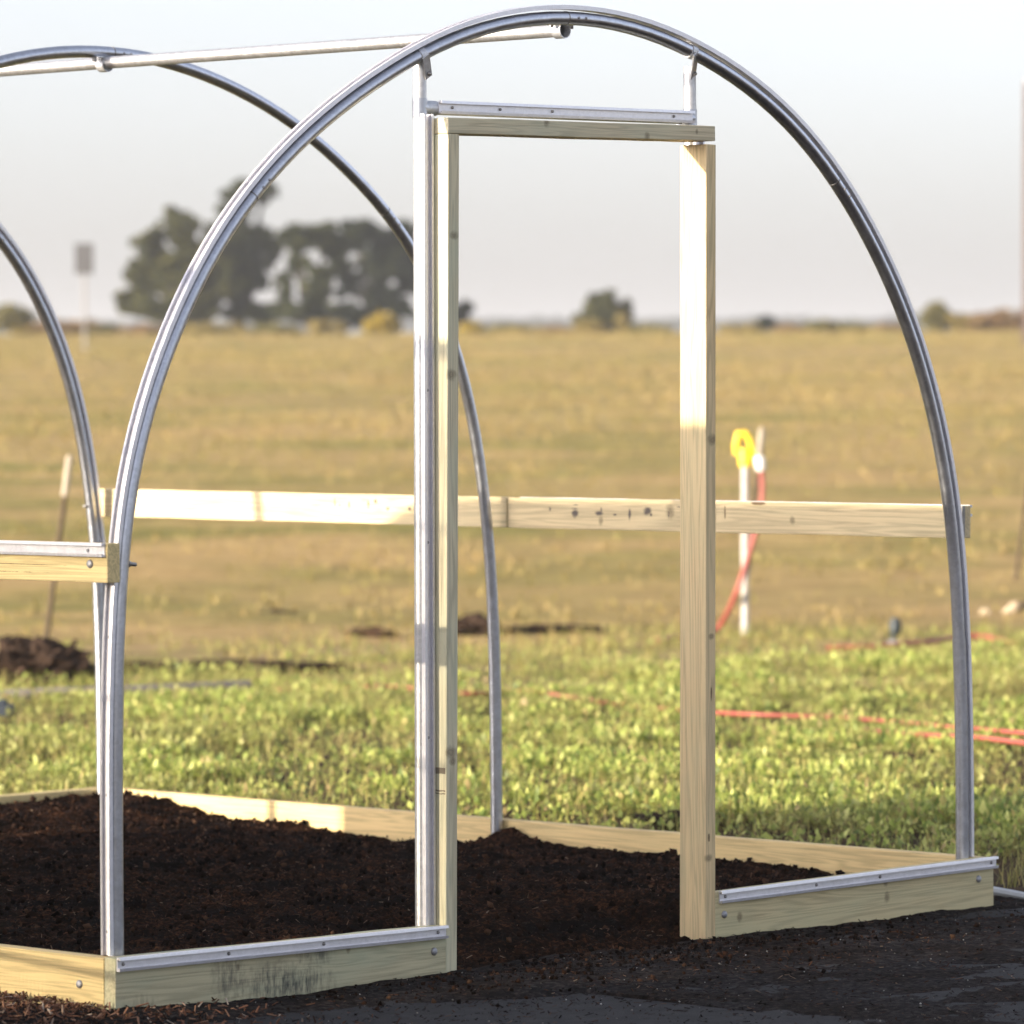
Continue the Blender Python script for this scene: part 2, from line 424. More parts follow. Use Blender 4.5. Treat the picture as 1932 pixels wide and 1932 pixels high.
# channel() sweeps along bin_dir with lips along b; for hoops the lips go along the radial instead
def hoop_channel(pts, parent, off, lo=.131):
    bm = bmesh.new()
    q = [(p, radial(pts, i)[0]) for i, p in enumerate(pts) if p.z > lo]
    q = [(Vector((q[0][0].x, q[0][0].y, lo)), q[0][1])] + q + [(Vector((q[-1][0].x, q[-1][0].y, lo)), q[-1][1])]
    rows = []
    for p, n in q:
        base = p + n*off
        rows.append([bm.verts.new(base + n*h + Vector((0, 1, 0))*a) for a, h in CH])
    k = len(CH)
    for i in range(len(rows)-1):
        for j in range(k): bm.faces.new((rows[i][j], rows[i][(j+1) % k], rows[i+1][(j+1) % k], rows[i+1][j]))
    bm.faces.new(rows[0]); bm.faces.new(rows[-1][::-1])
    bmesh.ops.recalc_face_normals(bm, faces=bm.faces)
    return bm_obj('wire_channel', bm, ALU, parent)

J1 = [(.458, 1.779), (1.461, 2.240), (2.497, 1.865)]
hA, ptsA, _ = make_hoop(prof1, .055, False, J1, [(-1, .735), (1, .745)])
chA = hoop_channel(ptsA, hA, TR+.0036)
for x, z in ((.36, 1.69), (.70, 1.97), (1.30, 2.22), (2.0, 2.16), (.06, .80), (.056, .45), (.055, .17)):
    i = near(ptsA, x, z); n, t = radial(ptsA, i)
    bolt('screw', ptsA[i]+n*(TR+.0066)-Vector((0, 0, 0)), n, .0036, .004, STEELPALE, chA)
YB, YC = .055+1.6884, .055+2*1.6884
hB, ptsB, _ = make_hoop(profN, YB, False, [(2.576, 1.845), (1.525, 2.243)], [(1, .745), (-1, .745)])
hC, ptsC, _ = make_hoop(profN, YC, False, [(2.576, 1.845)], [(1, .745), (-1, .745)])
chC = hoop_channel(ptsC, hC, TR+.0036)
# bolts through the hoops at the hip boards
bolt('bolt', (.093, .056, .976), (1, -.1, -.1), .0045, .022, STEELDARK, hA, False)
bolt('bolt', (.093, .056, .976), (1, -.1, -.1), .0085, .008, STEELDARK, hA)
bolt('bolt', (2.945, .055, 1.018), (-1, -.15, 0), .0075, .014, STEELDARK, hA)
bolt('bolt', (2.957, YB, .995), (-1, -.15, 0), .0085, .014, STEELDARK, hB)
bolt('bolt', (2.957, YC, 1.002), (-1, 0, 0), .0045, .03, STEELDARK, hC, False)
# thin steel end bracket between hoop and hip board at the near corner
bm = bmesh.new(); add_box(bm, (W-T-.004, .070, .962), (W-T+.008, .0735, 1.044), .0006); bm_obj('bracket', bm, STEELDARK, h1)

# ridge pipe under the hoops -----------------------------------------------------
ZP = 2.2065
rp_bm = bmesh.new()
yy = [.106, .16, YB, YC+.02]
pts = [(1.525, y, ZP + (.0 if y < .5 else .004)) for y in yy]
sweep(rp_bm, pts, circ(.0158, 20), Vector((1, 0, 0)), True, False)
sweep(rp_bm, pts, circ(.0140, 20), Vector((1, 0, 0)), True, False)
bmesh.ops.recalc_face_normals(rp_bm, faces=rp_bm.faces)
ridge = bm_obj('ridge_pipe', rp_bm, PIPEM, gh, None, True)
mod = None
for y in (.104, YB-.004):
    bm = bmesh.new()
    arc = [(1.525+.0185*math.sin(a), y, ZP-.0005-.0185*math.cos(a)) for a in [math.radians(-150+i*15) for i in range(21)]]
    sweep(bm, [(1.525-.040, y, ZP+.0185), (1.525-.016, y, ZP+.0185)] + arc + [(1.525+.016, y, ZP+.0185), (1.525+.040, y, ZP+.0185)],
          [(-.0012, -.014), (.0012, -.014), (.0012, .014), (-.0012, .014)])
    bmesh.ops.recalc_face_normals(bm, faces=bm.faces)
    cc = bm_obj('clamp', bm, CLAMP, ridge)
    bolt('bolt', (1.49, y, ZP+.021), (0, 0, -1), .006, .016, STEELDARK, cc, False)
    bolt('bolt', (1.56, y, ZP+.021), (0, 0, -1), .006, .016, STEELDARK, cc, False)

# door end pipes, header ------------------------------------------------------------
YP, YQ = .055, .080
def end_pipe(b, t):
    return tube_obj('end_pipe', [b, t], .0158, PIPEM, gh)
PB, PT = Vector((.9950, .0580, 0)), Vector((1.0155, .0725, 2.128))
def on_pl(z): return PB.lerp(PT, z/2.128)
pl = end_pipe(on_pl(-.05), PT)
pr = end_pipe((1.985, YQ, -.05), (1.984, .103, 2.140))
cpl = channel('wire_channel', [on_pl(.118)+Vector((0, -.018, 0)), on_pl(1.985)+Vector((0, -.018, 0))], Vector((0, -1, 0)), pl, 1, 1.08)
for z in (1.35, 1.0, .55): bolt('screw', on_pl(z)+Vector((0, -.0215, 0)), (0, -1, 0), .0035, .004, STEELPALE, cpl)
cpr = channel('wire_channel', line((1.990, YQ-.0170, .118), (1.990, .0835, 1.985)), Vector((0, -1, 0)), pr)
HL, HR = on_pl(2.000), Vector((1.984, .1015, 2.014))
hd = tube_obj('header_pipe', [HL, HR], .0150, GALV, gh)
chh = channel('wire_channel', [HL.lerp(HR, .045)+Vector((0, -.0180, .002)), HL.lerp(HR, .985)+Vector((0, -.0180, .002))], Vector((0, -1, 0)), hd, 1, 1.0)
for f in (.09, .26, .45, .91): bolt('screw', HL.lerp(HR, f)+Vector((0, -.0215, .002)), (0, -1, 0), .0035, .004, STEELDARK, chh)
for f0, f1, mt in ((.0, .052, CLAMP), (.955, 1.0, GALV)):
    bm = bmesh.new(); tube(bm, [HL.lerp(HR, f0), HL.lerp(HR, f1)], .0178, 18)
    bm_obj('tee_sleeve', bm, mt, hd, None, True)
for c, o in ((HL, pl), (HR, pr)):
    bm = bmesh.new(); tube(bm, [c+Vector((-.0003, 0, -.022)), c+Vector((0, 0, .022))], .0176, 18)
    bm_obj('tee_sleeve', bm, GALV, o, None, True)
# strap clamps from hoop down to each end pipe
def strap(x, z, end):
    """band clamp gripping the hoop with a flat tail bolted to the pipe"""
    i = near(ptsA, x, z); n, t = radial(ptsA, i); c = ptsA[i]; end = Vector(end)
    bm = bmesh.new(); r = TR+.0020; rows = []
    for k in range(18):
        a = math.tau*k/18
        dirv = n*math.cos(a) + Vector((0, 1, 0))*math.sin(a)
        rows.append([bm.verts.new(c + dirv*rr + t*tt) for rr, tt in ((r-.0015, -.009), (r, -.009), (r, .009), (r-.0015, .009))])
    for k in range(18):
        q = (k+1) % 18
        for a in range(4): bm.faces.new((rows[k][a], rows[k][(a+1) % 4], rows[q][(a+1) % 4], rows[q][a]))
    st = c + Vector((0, -r, 0)) - n*.004; d = (end-st).normalized()
    wv = Vector((0, -1, 0)).cross(d).normalized(); nn = d.cross(wv)
    vs_ = [bm.verts.new(p + wv*a*.0120 + nn*b_*.0014) for p in (st, end+d*.010) for a, b_ in ((-1, -1), (1, -1), (1, 1), (-1, 1))]
    for f in ((0, 1, 5, 4), (1, 2, 6, 5), (2, 3, 7, 6), (3, 0, 4, 7), (4, 5, 6, 7), (3, 2, 1, 0)): bm.faces.new([vs_[j] for j in f])
    bmesh.ops.recalc_face_normals(bm, faces=bm.faces)
    o = bm_obj('strap_clamp', bm, CLAMP, hA)
    bolt('bolt', end + Vector((0, -.0015, 0)), (0, -1, 0), .0055, .009, STEELDARK, o)
strap(.990, 2.125, (1.022, .052, 2.078))
strap(1.945, 2.178, (1.976, .083, 2.122))

# door posts and lintel ---------------------------------------------------------------
def post(name, xb, xt, zt, mat, zb=-.012):
    M, Ln = frame((xb, 0, zb), (xt, 0, zt), (0, 1, 0))
    bm = bmesh.new(); add_box(bm, (0, 0, -T), (Ln, D, 0), .0028)
    return bm_obj(name, bm, mat, gh, M)
w_pl = wood('pine_post_west', 9, tint=(.49, .44, .30), green=.55, knots=[(1.71, -.020, .010), (1.39, -.012, .013), (.52, -.014, .015), (.50, -.02, .009)],
            side_cracks=[(.478, .007), (.432, .002), (.425, .0015)], seal=(1.02, 1.50, .055))
w_pr = wood('pine_post_east', 10, tint=(.55, .42, .235), green=.40, knots=[(1.24, -.024, .014), (.22, -.010, .010), (.76, -.02, .008)],
            cracks=[(.27, -.012, .012, .004), (.62, -.02, .02, .003)])
w_li = wood('pine_lintel', 12, tint=(.48, .42, .285), green=.45, knots=[(.68, .006, .009), (.86, .022, .005), (.33, .034, .01)])
p1 = post('door_post', 1.0143, 1.0343, 1.9390, w_pl, -.004)
p2 = post('door_post', 1.9167, 1.9280, 1.9457, w_pr)
li = board('lintel', (1.0345, .0, 1.9395), (1.9625, .0, 1.9540), (0, 1, 0), D, T, w_li, gh)
# ------------------------------------------------------------------ terrain
def gz(v):
    """height of the land at v metres along the view direction"""
    if v < 27: return 0.0
    if v < 150:
        f = v-27; return .0262*f if f > 8 else .0262*f*f/16 + 0
    if v < 190: return .0262*123 - .0*(v-150)
    return .0262*123
def gzs(v):
    return sum(gz(v+d) for d in (-3, -1.5, 0, 1.5, 3))/5 if v > 22 else 0.0
vs = np.concatenate([np.linspace(-60, 6, 12)[:-1], np.linspace(6, 34, 90)[:-1], np.linspace(34, 160, 90)[:-1], np.geomspace(160, 5200, 30)])
us = np.concatenate([-np.geomspace(1600, 6, 18)[:-1], np.linspace(-6, 6, 60)[:-1], np.geomspace(6, 1600, 18)])
GV = []
for v in vs:
    for u in us:
        p = wp(float(u), float(v)); z = gzs(float(v))
        near_gh = -1.5 < p.x < 9 and -4 < p.y < 8
        n = noise.noise(p*.35)*.03 + noise.noise(p*1.7)*.012
        amp = 0 if v < 15 else min(1, (v-15)/6)
        far = max(0, min(1, (v-40)/60))
        GV.append((p.x, p.y, z + n*amp - (.02 if v < 24 else 0.0) + far*noise.noise(p*.04)*.10))
nu = len(us)
GF = np.array([(i*nu+j, i*nu+j+1, (i+1)*nu+j+1, (i+1)*nu+j) for i in range(len(vs)-1) for j in range(nu-1)])
m, nt, b = new_mat('field_ground')
geo = nt.nodes.new('ShaderNodeNewGeometry'); pos = geo.outputs['Position']
vd = nt.nodes.new('ShaderNodeVectorMath'); vd.operation = 'DOT_PRODUCT'; nt.links.new(pos, vd.inputs[0]); vd.inputs[1].default_value = DH
vv = math_n(nt, 'SUBTRACT', vd.outputs['Value'], CAM.dot(DH))
rot = nt.nodes.new('ShaderNodeMapping'); rot.inputs['Rotation'].default_value = (0, 0, YAW); nt.links.new(pos, rot.inputs[0]); rp = rot.outputs[0]
streak = noise_n(nt, rp, 1.0, 5, .6, mapping=(.30, .34, .3))
fine = noise_n(nt, pos, 3.0, 5, .65)
big = noise_n(nt, rp, 1.0, 3, .5, mapping=(.055, .075, .1))
dry = ramp(nt, fine, [(.3, (.23, .155, .062)), (.5, (.37, .258, .108)), (.72, (.48, .345, .155))])
grn = ramp(nt, fine, [(.3, (.11, .105, .025)), (.7, (.25, .23, .060))])
fcol = mix(nt, ramp(nt, streak, [(.40, (0,)*3), (.60, (.9,)*3)]), dry, grn)
fcol = mix(nt, ramp(nt, big, [(.45, (0,)*3), (.62, (.5,)*3)]), fcol, (.33, .225, .10))
sandy = ramp(nt, noise_n(nt, pos, 2.5, 5), [(.35, (.20, .13, .075)), (.65, (.36, .25, .155))])
soil = ramp(nt, noise_n(nt, pos, 9, 5), [(.35, (.032, .020, .012)), (.65, (.10, .066, .036))])
edge = math_n(nt, 'ADD', vv, math_n(nt, 'MULTIPLY', math_n(nt, 'SUBTRACT', noise_n(nt, pos, .8, 4), .5), 3.5))
def step(x, a, c):
    mr = nt.nodes.new('ShaderNodeMapRange'); mr.inputs[1].default_value = a; mr.inputs[2].default_value = c
    nt.links.new(x, mr.inputs[0]); return mr.outputs[0]
sandmix = mix(nt, ramp(nt, noise_n(nt, pos, .9, 4), [(.42, (0,)*3), (.60, (1,)*3)]), sandy, grn)
c = mix(nt, step(edge, 20.6, 22.6), soil, sandmix)
c = mix(nt, step(edge, 24.2, 27.6), c, fcol)
nt.links.new(c, b.inputs['Base Color']); b.inputs['Roughness'].default_value = .95; b.inputs['Specular IOR Level'].default_value = .1
bump(nt, b, noise_n(nt, pos, 14, 6, .7), .8, .05)
tag(np_obj('ground', np.array(GV), GF, m, None, True), 'wide dry pasture rising gently to a flat horizon behind the frame', kind='structure')

# ------------------------------------------------------------------ weed cloth path in front, with dirt over it
m, nt, b = new_mat('weed_cloth')
geo = nt.nodes.new('ShaderNodeNewGeometry'); pos = geo.outputs['Position']
w1 = N(nt, 'ShaderNodeTexWave', Scale=110.0); nt.links.new(pos, w1.inputs['Vector'])
cl_ = ramp(nt, noise_n(nt, pos, 14, 8, .75), [(.35, (.007, .006, .0065)), (.65, (.026, .024, .025))])
nt.links.new(cl_, b.inputs['Base Color']); b.inputs['Roughness'].default_value = .9; b.inputs['Specular IOR Level'].default_value = .25
bump(nt, b, w1.outputs['Fac'], .2, .002)
xs = np.linspace(-2.2, 5.2, 60); ys = np.linspace(-4.5, .16, 50)
PV = [(x, y if j < 49 else y+.05*noise.noise(Vector((x*3, 0, 0))), .0 + .004*noise.noise(Vector((x*1.5, y*1.5, 3))) - (.016 if (0 < x < W and y > .02) else 0)) for j, y in enumerate(ys) for x in xs]
PF = np.array([(j*60+i, j*60+i+1, (j+1)*60+i+1, (j+1)*60+i) for j in range(49) for i in range(59)])
tag(np_obj('path', np.array(PV), PF, m, None, True), 'dark grey weed cloth path in front of the frame', kind='structure')

m, nt, b = new_mat('spilled_soil')
geo = nt.nodes.new('ShaderNodeNewGeometry'); pos = geo.outputs['Position']
n1 = noise_n(nt, pos, 55, 6, .7); n2 = noise_n(nt, pos, 4, 4)
cA = ramp(nt, n1, [(.32, (.004, .003, .0025)), (.50, (.018, .013, .011)), (.62, (.044, .033, .027)), (.75, (.12, .082, .06))])
cB = ramp(nt, n1, [(.32, (.007, .006, .006)), (.5, (.026, .023, .023)), (.7, (.080, .068, .064))])
nt.links.new(mix(nt, ramp(nt, n2, [(.4, (0,)*3), (.6, (1,)*3)]), cA, cB), b.inputs['Base Color'])
b.inputs['Roughness'].default_value = 1; b.inputs['Specular IOR Level'].default_value = .05
bump(nt, b, n1, 1.0, .02)
SOILM = m
def dirt_h(x, y):
    p = Vector((x, y, 0))
    h = noise.fractal(p*2.6, 1.0, 2.0, 4)*.010 + noise.noise(p*14)*.0035 + noise.noise(p*33)*.0026
    # thick by the doorway and along the boards, thin away from them
    door = math.exp(-((x-1.5)/.6)**2 - ((y+.1)/.3)**2)*.008
    along = .004*math.exp(-abs(y)/.05) if y < .05 else 0
    strip = .007 + .005*math.exp(-((y+.30)/.30)**2)*(1 if x > .5 else max(0, (x-.1)/.4))
    corner = .045*math.exp(-((x+.30)/.33)**2 - ((y-.18)/.38)**2) if x < .3 else 0
    bare = .022*max(0, min(1, (-.19 - y - .27*(x-.3))/.16)) if x < 1.0 else .022*math.exp(-((x-2.98)/.22)**2-((y+.10)/.06)**2)*(1 if x > 2.5 else 0)
    return -.0053 + h + door + along + strip + corner - bare
xs = np.arange(-1.0, 4.2, .018); ys = np.arange(-2.4, .16, .018)
SV = []
for y in ys:
    for x in xs:
        z = dirt_h(x, y)
        if 0.0 < x < W and y > .012: z = -.02
        SV.append((x, y, z))
nx = len(xs)
SF = np.array([(j*nx+i, j*nx+i+1, (j+1)*nx+i+1, (j+1)*nx+i) for j in range(len(ys)-1) for i in range(nx-1)])
tag(np_obj('dirt', np.array(SV), SF, SOILM, None, True), 'thin dark soil scattered over the weed cloth before the doorway', 'soil', kind='stuff')

# ------------------------------------------------------------------ mulch bed
def mulch_h(x, y):
    p = Vector((x, y, 0))
    # measured level: near the top of the boards at the back, lower along the east board
    east = max(0, (x-2.1)/.9)
    base = .092 - .022*east*(1 if y < 2.9 else max(0, 1-(y-2.9)/.35))
    base += .022*math.exp(-((y-3.3)/.35)**2)
    if x > 2.2: base -= .020*math.exp(-((y-2.15)/.30)**2)*min(1, (x-2.2)/.5)
    base += .030*math.exp(-((x-2.98)/.09)**2 - ((y-1.69)/.07)**2)
    base -= .022*math.exp(-((x-2.9)/.4)**2 - ((y-.25)/.35)**2)
    n = noise.fractal(p*3.2, 1.0, 2.0, 4)*.013 + noise.noise(p*17)*.010 + noise.noise(p*39)*.0085 + noise.noise(p*72)*.0045
    # ramp down through the doorway
    e = min(x-.93, 2.03-x)
    if e > 0 and y < .75:
        f = max(0, min(1, (y+.02)/.62)); f = f*f*(3-2*f)
        wgt = min(1, e/.14); wgt = wgt*wgt*(3-2*wgt)
        low = -.004 + (base+.004)*f
        base += (low-base)*wgt
    h = base + n
    if y < T:
        if not (1.06 < x < 1.90): return -.03
        h -= (T-y)*.12
    return h
xs = np.arange(T-.01, W-T+.012, .0125); ys = np.arange(-.12, L-T+.012, .0125)
MV = np.array([(x, y, mulch_h(x, y)) for y in ys for x in xs]); nx = len(xs)
MFc = [(j*nx+i, j*nx+i+1, (j+1)*nx+i+1, (j+1)*nx+i) for j in range(len(ys)-1) for i in range(nx-1)]
def chips(n, place_fn, lo=(.008, .0015), hi=(.045, .006), flat=.5):
    """small splinters of bark: three-sided tapered sticks"""
    V = np.zeros((n, 6, 3)); 
    for k in range(n):
        p = place_fn()
        l = RNG.uniform(lo[0], hi[0])*RNG.uniform(.4, 1); w = RNG.uniform(lo[1], hi[1])
        a = RNG.uniform(0, math.tau); e = RNG.normal(0, flat)
        d = np.array([math.cos(a)*math.cos(e), math.sin(a)*math.cos(e), math.sin(e)])
        s = np.cross(d, [0, 0, 1.0]); s /= np.linalg.norm(s)+1e-9; q = np.cross(s, d)
        c = np.array(p)
        for t in range(3):
            an = math.tau*t/3 + 1.0
            o = (s*math.cos(an) + q*.5*math.sin(an))*w*.5
            V[k, t] = c - d*l*.5 + o; V[k, t+3] = c + d*l*.5 + o*RNG.uniform(.2, 1)
    F_ = np.array([(0, 1, 4, 3), (1, 2, 5, 4), (2, 0, 3, 5)])
    return V.reshape(-1, 3), (np.arange(n)[:, None, None]*6 + F_[None]).reshape(-1, 4)
def in_bed():
    while True:
        x = RNG.uniform(T+.01, W-T-.01); y = RNG.uniform(-.12, L-T-.01)
        if y < T+.01 and not (1.08 < x < 1.88): continue
        return (x, y, mulch_h(x, y)+.002)
MULCH = None
m, nt, b = new_mat('mulch')
geo = nt.nodes.new('ShaderNodeNewGeometry'); pos = geo.outputs['Position']
n1 = noise_n(nt, pos, 70, 6, .75); n2 = noise_n(nt, pos, 6, 4)
cA = ramp(nt, n1, [(.3, (.004, .0022, .0014)), (.50, (.022, .0105, .006)), (.70, (.15, .064, .032))])
cB = ramp(nt, n1, [(.3, (.003, .002, .002)), (.7, (.012, .0075, .0055))])
nt.links.new(mix(nt, ramp(nt, n2, [(.4, (0,)*3), (.62, (1,)*3)]), cA, cB), b.inputs['Base Color'])
b.inputs['Roughness'].default_value = 1; b.inputs['Specular IOR Level'].default_value = .02
bump(nt, b, n1, .9, .02)
MULCH = m
CHIP = island_mat('bark_chip', [(0, (.012, .008, .006)), (.45, (.035, .020, .013)), (.72, (.10, .048, .026)), (.90, (.19, .095, .045)), (.965, (.30, .21, .12)), (1, (.45, .40, .33))], .85, spec=.2)
CHIPD = island_mat('dark_chip', [(0, (.004, .0025, .002)), (.5, (.011, .006, .004)), (.80, (.040, .018, .010)), (.965, (.11, .052, .028)), (1, (.24, .17, .12))], .9, spec=.15)
def crumbs(n, place_fn, lo, hi):
    """small uneven lumps of soil"""
    base = np.array([(1, 0, 0), (-1, 0, 0), (0, 1, 0), (0, -1, 0), (0, 0, 1), (0, 0, -1)], float)
    tri = np.array([(0, 2, 4), (2, 1, 4), (1, 3, 4), (3, 0, 4), (2, 0, 5), (1, 2, 5), (3, 1, 5), (0, 3, 5)])
    V = np.zeros((n, 6, 3))
    for k in range(n):
        r = lo + (hi-lo)*RNG.random()**3; q = RNG.normal(size=(3, 3)); q, _ = np.linalg.qr(q)
        V[k] = (base*RNG.uniform(.55, 1.3, (6, 1))*r) @ q + np.array(place_fn()) + [0, 0, r*.35]
    return V.reshape(-1, 3), (np.arange(n)[:, None, None]*6 + tri[None]).reshape(-1, 3)
cV, cF = chips(26000, in_bed, (.004, .0015), (.030, .0055))
V = np.concatenate([MV, cV]); FF = np.concatenate([np.array(MFc), cF+len(MV)])
mi = np.concatenate([np.zeros(len(MFc)), np.ones(len(cF))])
kV, kF = crumbs(5600, in_bed, .0025, .0135)
tag(np_obj('mulch', V, FF, [MULCH, CHIPD], None, False, mi), 'dark brown bark mulch filling the board bed and spilling out of the doorway', 'mulch', kind='stuff')
CRUMB = island_mat('soil_crumb', [(0, (.004, .0025, .002)), (.55, (.012, .007, .005)), (.88, (.036, .018, .011)), (1, (.09, .05, .03))], 1, spec=.02)
tag(np_obj('soil_crumbs', kV, kF, CRUMB), 'loose dark soil crumbs lying on top of the mulch bed', 'soil crumbs', kind='stuff')
def on_path():
    while True:
        x = RNG.uniform(-.6, 3.9); y = RNG.uniform(-1.9, .1)
        if 0 < x < W and y > -.005: continue
        if RNG.random() > .25 + .75*math.exp(-((x-1.7)/1.2)**2-((y+.2)/.45)**2) + (1 if x < .1 and y > -.2 else 0): continue
        return (x, y, max(dirt_h(x, y), 0)+.002)
pV, pF = chips(9000, on_path, (.003, .0015), (.026, .0055), .3)
tag(np_obj('fallen_chips', pV, pF, CHIPD, None), 'bark splinters and crumbs strewn over the dark cloth path', 'bark chips', kind='stuff')
def at_door():
    while True:
        x = RNG.normal(1.5, .55); y = -.02 - abs(RNG.normal(0, .22))
        if -1.2 < y and .3 < x < 3.2: return (x, y, max(dirt_h(x, y), 0))
sV, sF = crumbs(1700, at_door, .0015, .0085)
tag(np_obj('spilled_crumbs', sV, sF, CRUMB), 'dark crumbs of soil spilled out of the doorway onto the path', 'soil crumbs', kind='stuff')
def on_corner():
    while True:
        x = RNG.normal(-.30, .28); y = RNG.normal(.15, .35)
        if x > -.004 and y > -.02: continue
        if x > .45: continue
        return (x, y, max(dirt_h(x, y), 0)+.003+RNG.uniform(0, .008))
qV, qF = chips(3800, on_corner, (.008, .003), (.035, .010), .5)
CHIPR = island_mat('red_bark_chip', [(0, (.035, .018, .012)), (.4, (.11, .050, .030)), (.75, (.21, .095, .055)), (.95, (.33, .19, .12)), (1, (.5, .42, .34))], .85, spec=.2)
tag(np_obj('bark_pile', qV, qF, CHIPR, None), 'reddish bark chips heaped against the outside of the near corner board', 'bark chips', kind='stuff')
# pale grit
gV = []; gF = []
for k in range(700):
    x = RNG.uniform(-.3, 3.8); y = RNG.uniform(-1.7, .0)
    if 0 < x < W and y > -.02: y -= .1
    r = RNG.uniform(.0006, .0036)*RNG.uniform(.5, 1); z = max(dirt_h(x, y), 0)+r*.5
    base = len(gV)
    for d in ((1, 0, 0), (-1, 0, 0), (0, 1, 0), (0, -1, 0), (0, 0, .7), (0, 0, -.7)):
        gV.append((x+d[0]*r*RNG.uniform(.6, 1.4), y+d[1]*r*RNG.uniform(.6, 1.4), z+d[2]*r))
    for t in ((0, 2, 4), (2, 1, 4), (1, 3, 4), (3, 0, 4), (2, 0, 5), (1, 2, 5), (3, 1, 5), (0, 3, 5)): gF.append([base+i for i in t])
tag(np_obj('grit', np.array(gV), np.array(gF), island_mat('pale_grit', [(0, (.10, .09, .08)), (.6, (.25, .23, .20)), (1, (.6, .58, .55))], .9)), 'tiny pale stones scattered across the dark cloth path', 'grit', kind='stuff')

# ------------------------------------------------------------------ leafy ground cover beside the frame
LEAF = island_mat('clover_leaf', [(0, (.10, .15, .040)), (.3, (.26, .335, .074)), (.6, (.48, .54, .13)), (.82, (.66, .68, .22)), (.93, (.44, .38, .12)), (1, (.42, .30, .15))], .5, .45, .35, patch=(.95, .5, (.30, .26, .095)))
BLADE = island_mat('grass_blade', [(0, (.10, .125, .025)), (.4, (.25, .285, .06)), (.75, (.43, .40, .11)), (1, (.54, .42, .17))], .55, .3, .3, patch=(.95, .6, (.34, .26, .11)))
E0 = Vector((6.98, 8.63, 0)); E1 = Vector((12.84, 7.58, 0)); EM = Vector((11.0, 8.2, 0))
def far_edge(u):
    """how far (along the view) the green goes, by lateral position"""
    return 20.9 + (u+2.1)/4.2*3.6 + .35*math.sin(u*3.1)
def green_ok(p, u, v):
    if p.x < W+.015 and p.y < L+.02: return False
    return not (p.y < .40+.2*math.sin(p.x*2.0) and p.x < 6)
def patchy(p):
    return noise.noise(Vector((p.x*.9, p.y*.9, 5))) + .7*noise.noise(Vector((p.x*2.7, p.y*2.7, 9)))
def add_leaf(V, Fq, b0, a, tilt, l, w):
    d = Vector((math.cos(a)*math.cos(tilt), math.sin(a)*math.cos(tilt), math.sin(tilt)))
    s = Vector((-math.sin(a), math.cos(a), RNG.uniform(-.35, .35))).normalized(); nrm = d.cross(s)
    i = len(V); mid = b0 + d*l*.55 - nrm*l*.08; tip = b0 + d*l + nrm*l*.14
    V += [tuple(b0), tuple(mid - s*w*.5), tuple(mid - nrm*w*.14), tuple(mid + s*w*.5), tuple(tip)]
    Fq += [(i, i+1, i+2), (i, i+2, i+3), (i+1, i+4, i+2), (i+2, i+4, i+3)]
def leaves(n_small, n_plants):
    V = []; Fq = []; k = 0
    while k < n_small:                      # low small-leaved carpet
        u = RNG.uniform(-2.9, 3.0); v = RNG.uniform(12.6, 26.5)
        if RNG.random() > (14.5/v)**1.0: continue
        p = wp(u, v)
        if not green_ok(p, u, v): continue
        fe = far_edge(u)
        if v > fe and RNG.random() > math.exp(-(v-fe)/.9): continue
        de = patchy(p)
        if de < .05 and RNG.random() > .10+.25*RNG.random(): continue
        k += 1
        l = .011 + .030*RNG.random()**2.0; hgt = max(.004, .012 + .05*RNG.random()*(.7+.6*de))
        add_leaf(V, Fq, Vector((p.x, p.y, hgt)), RNG.uniform(0, math.tau), RNG.normal(.35, .5), l, l*RNG.uniform(.35, .75))
    k = 0
    while k < n_plants:                     # broad-leaved rosettes standing out of it
        u = RNG.uniform(-2.9, 3.0); v = RNG.uniform(12.6, 25.5)
        if RNG.random() > (14.5/v)**1.0: continue
        p = wp(u, v)
        if not green_ok(p, u, v) or v > far_edge(u)+RNG.normal(0, .25): continue
        de = patchy(p)
        if de < .08: continue
        if noise.noise(Vector((p.x*.7+9, p.y*.7, 2))) < -.15 and RNG.random() < .8: continue
        k += 1; sz = min(.062, RNG.lognormal(-3.25, .36)); m = int(RNG.integers(4, 10)); a0 = RNG.uniform(0, math.tau)
        for q in range(m):
            a = a0 + q*math.tau/m + RNG.normal(0, .3); l = sz*RNG.uniform(.6, 1.25)
            add_leaf(V, Fq, Vector((p.x+math.cos(a)*.006, p.y+math.sin(a)*.006, .008+RNG.uniform(0, .015))), a, RNG.uniform(.25, 1.25), l, l*RNG.uniform(.26, .5))
    return np.array(V), np.array(Fq)
lV, lF = leaves(95000, 4800)
tag(np_obj('clover', lV, lF, LEAF), 'bright green leafy cover crop growing along the far side of the frame', 'ground cover', kind='stuff')
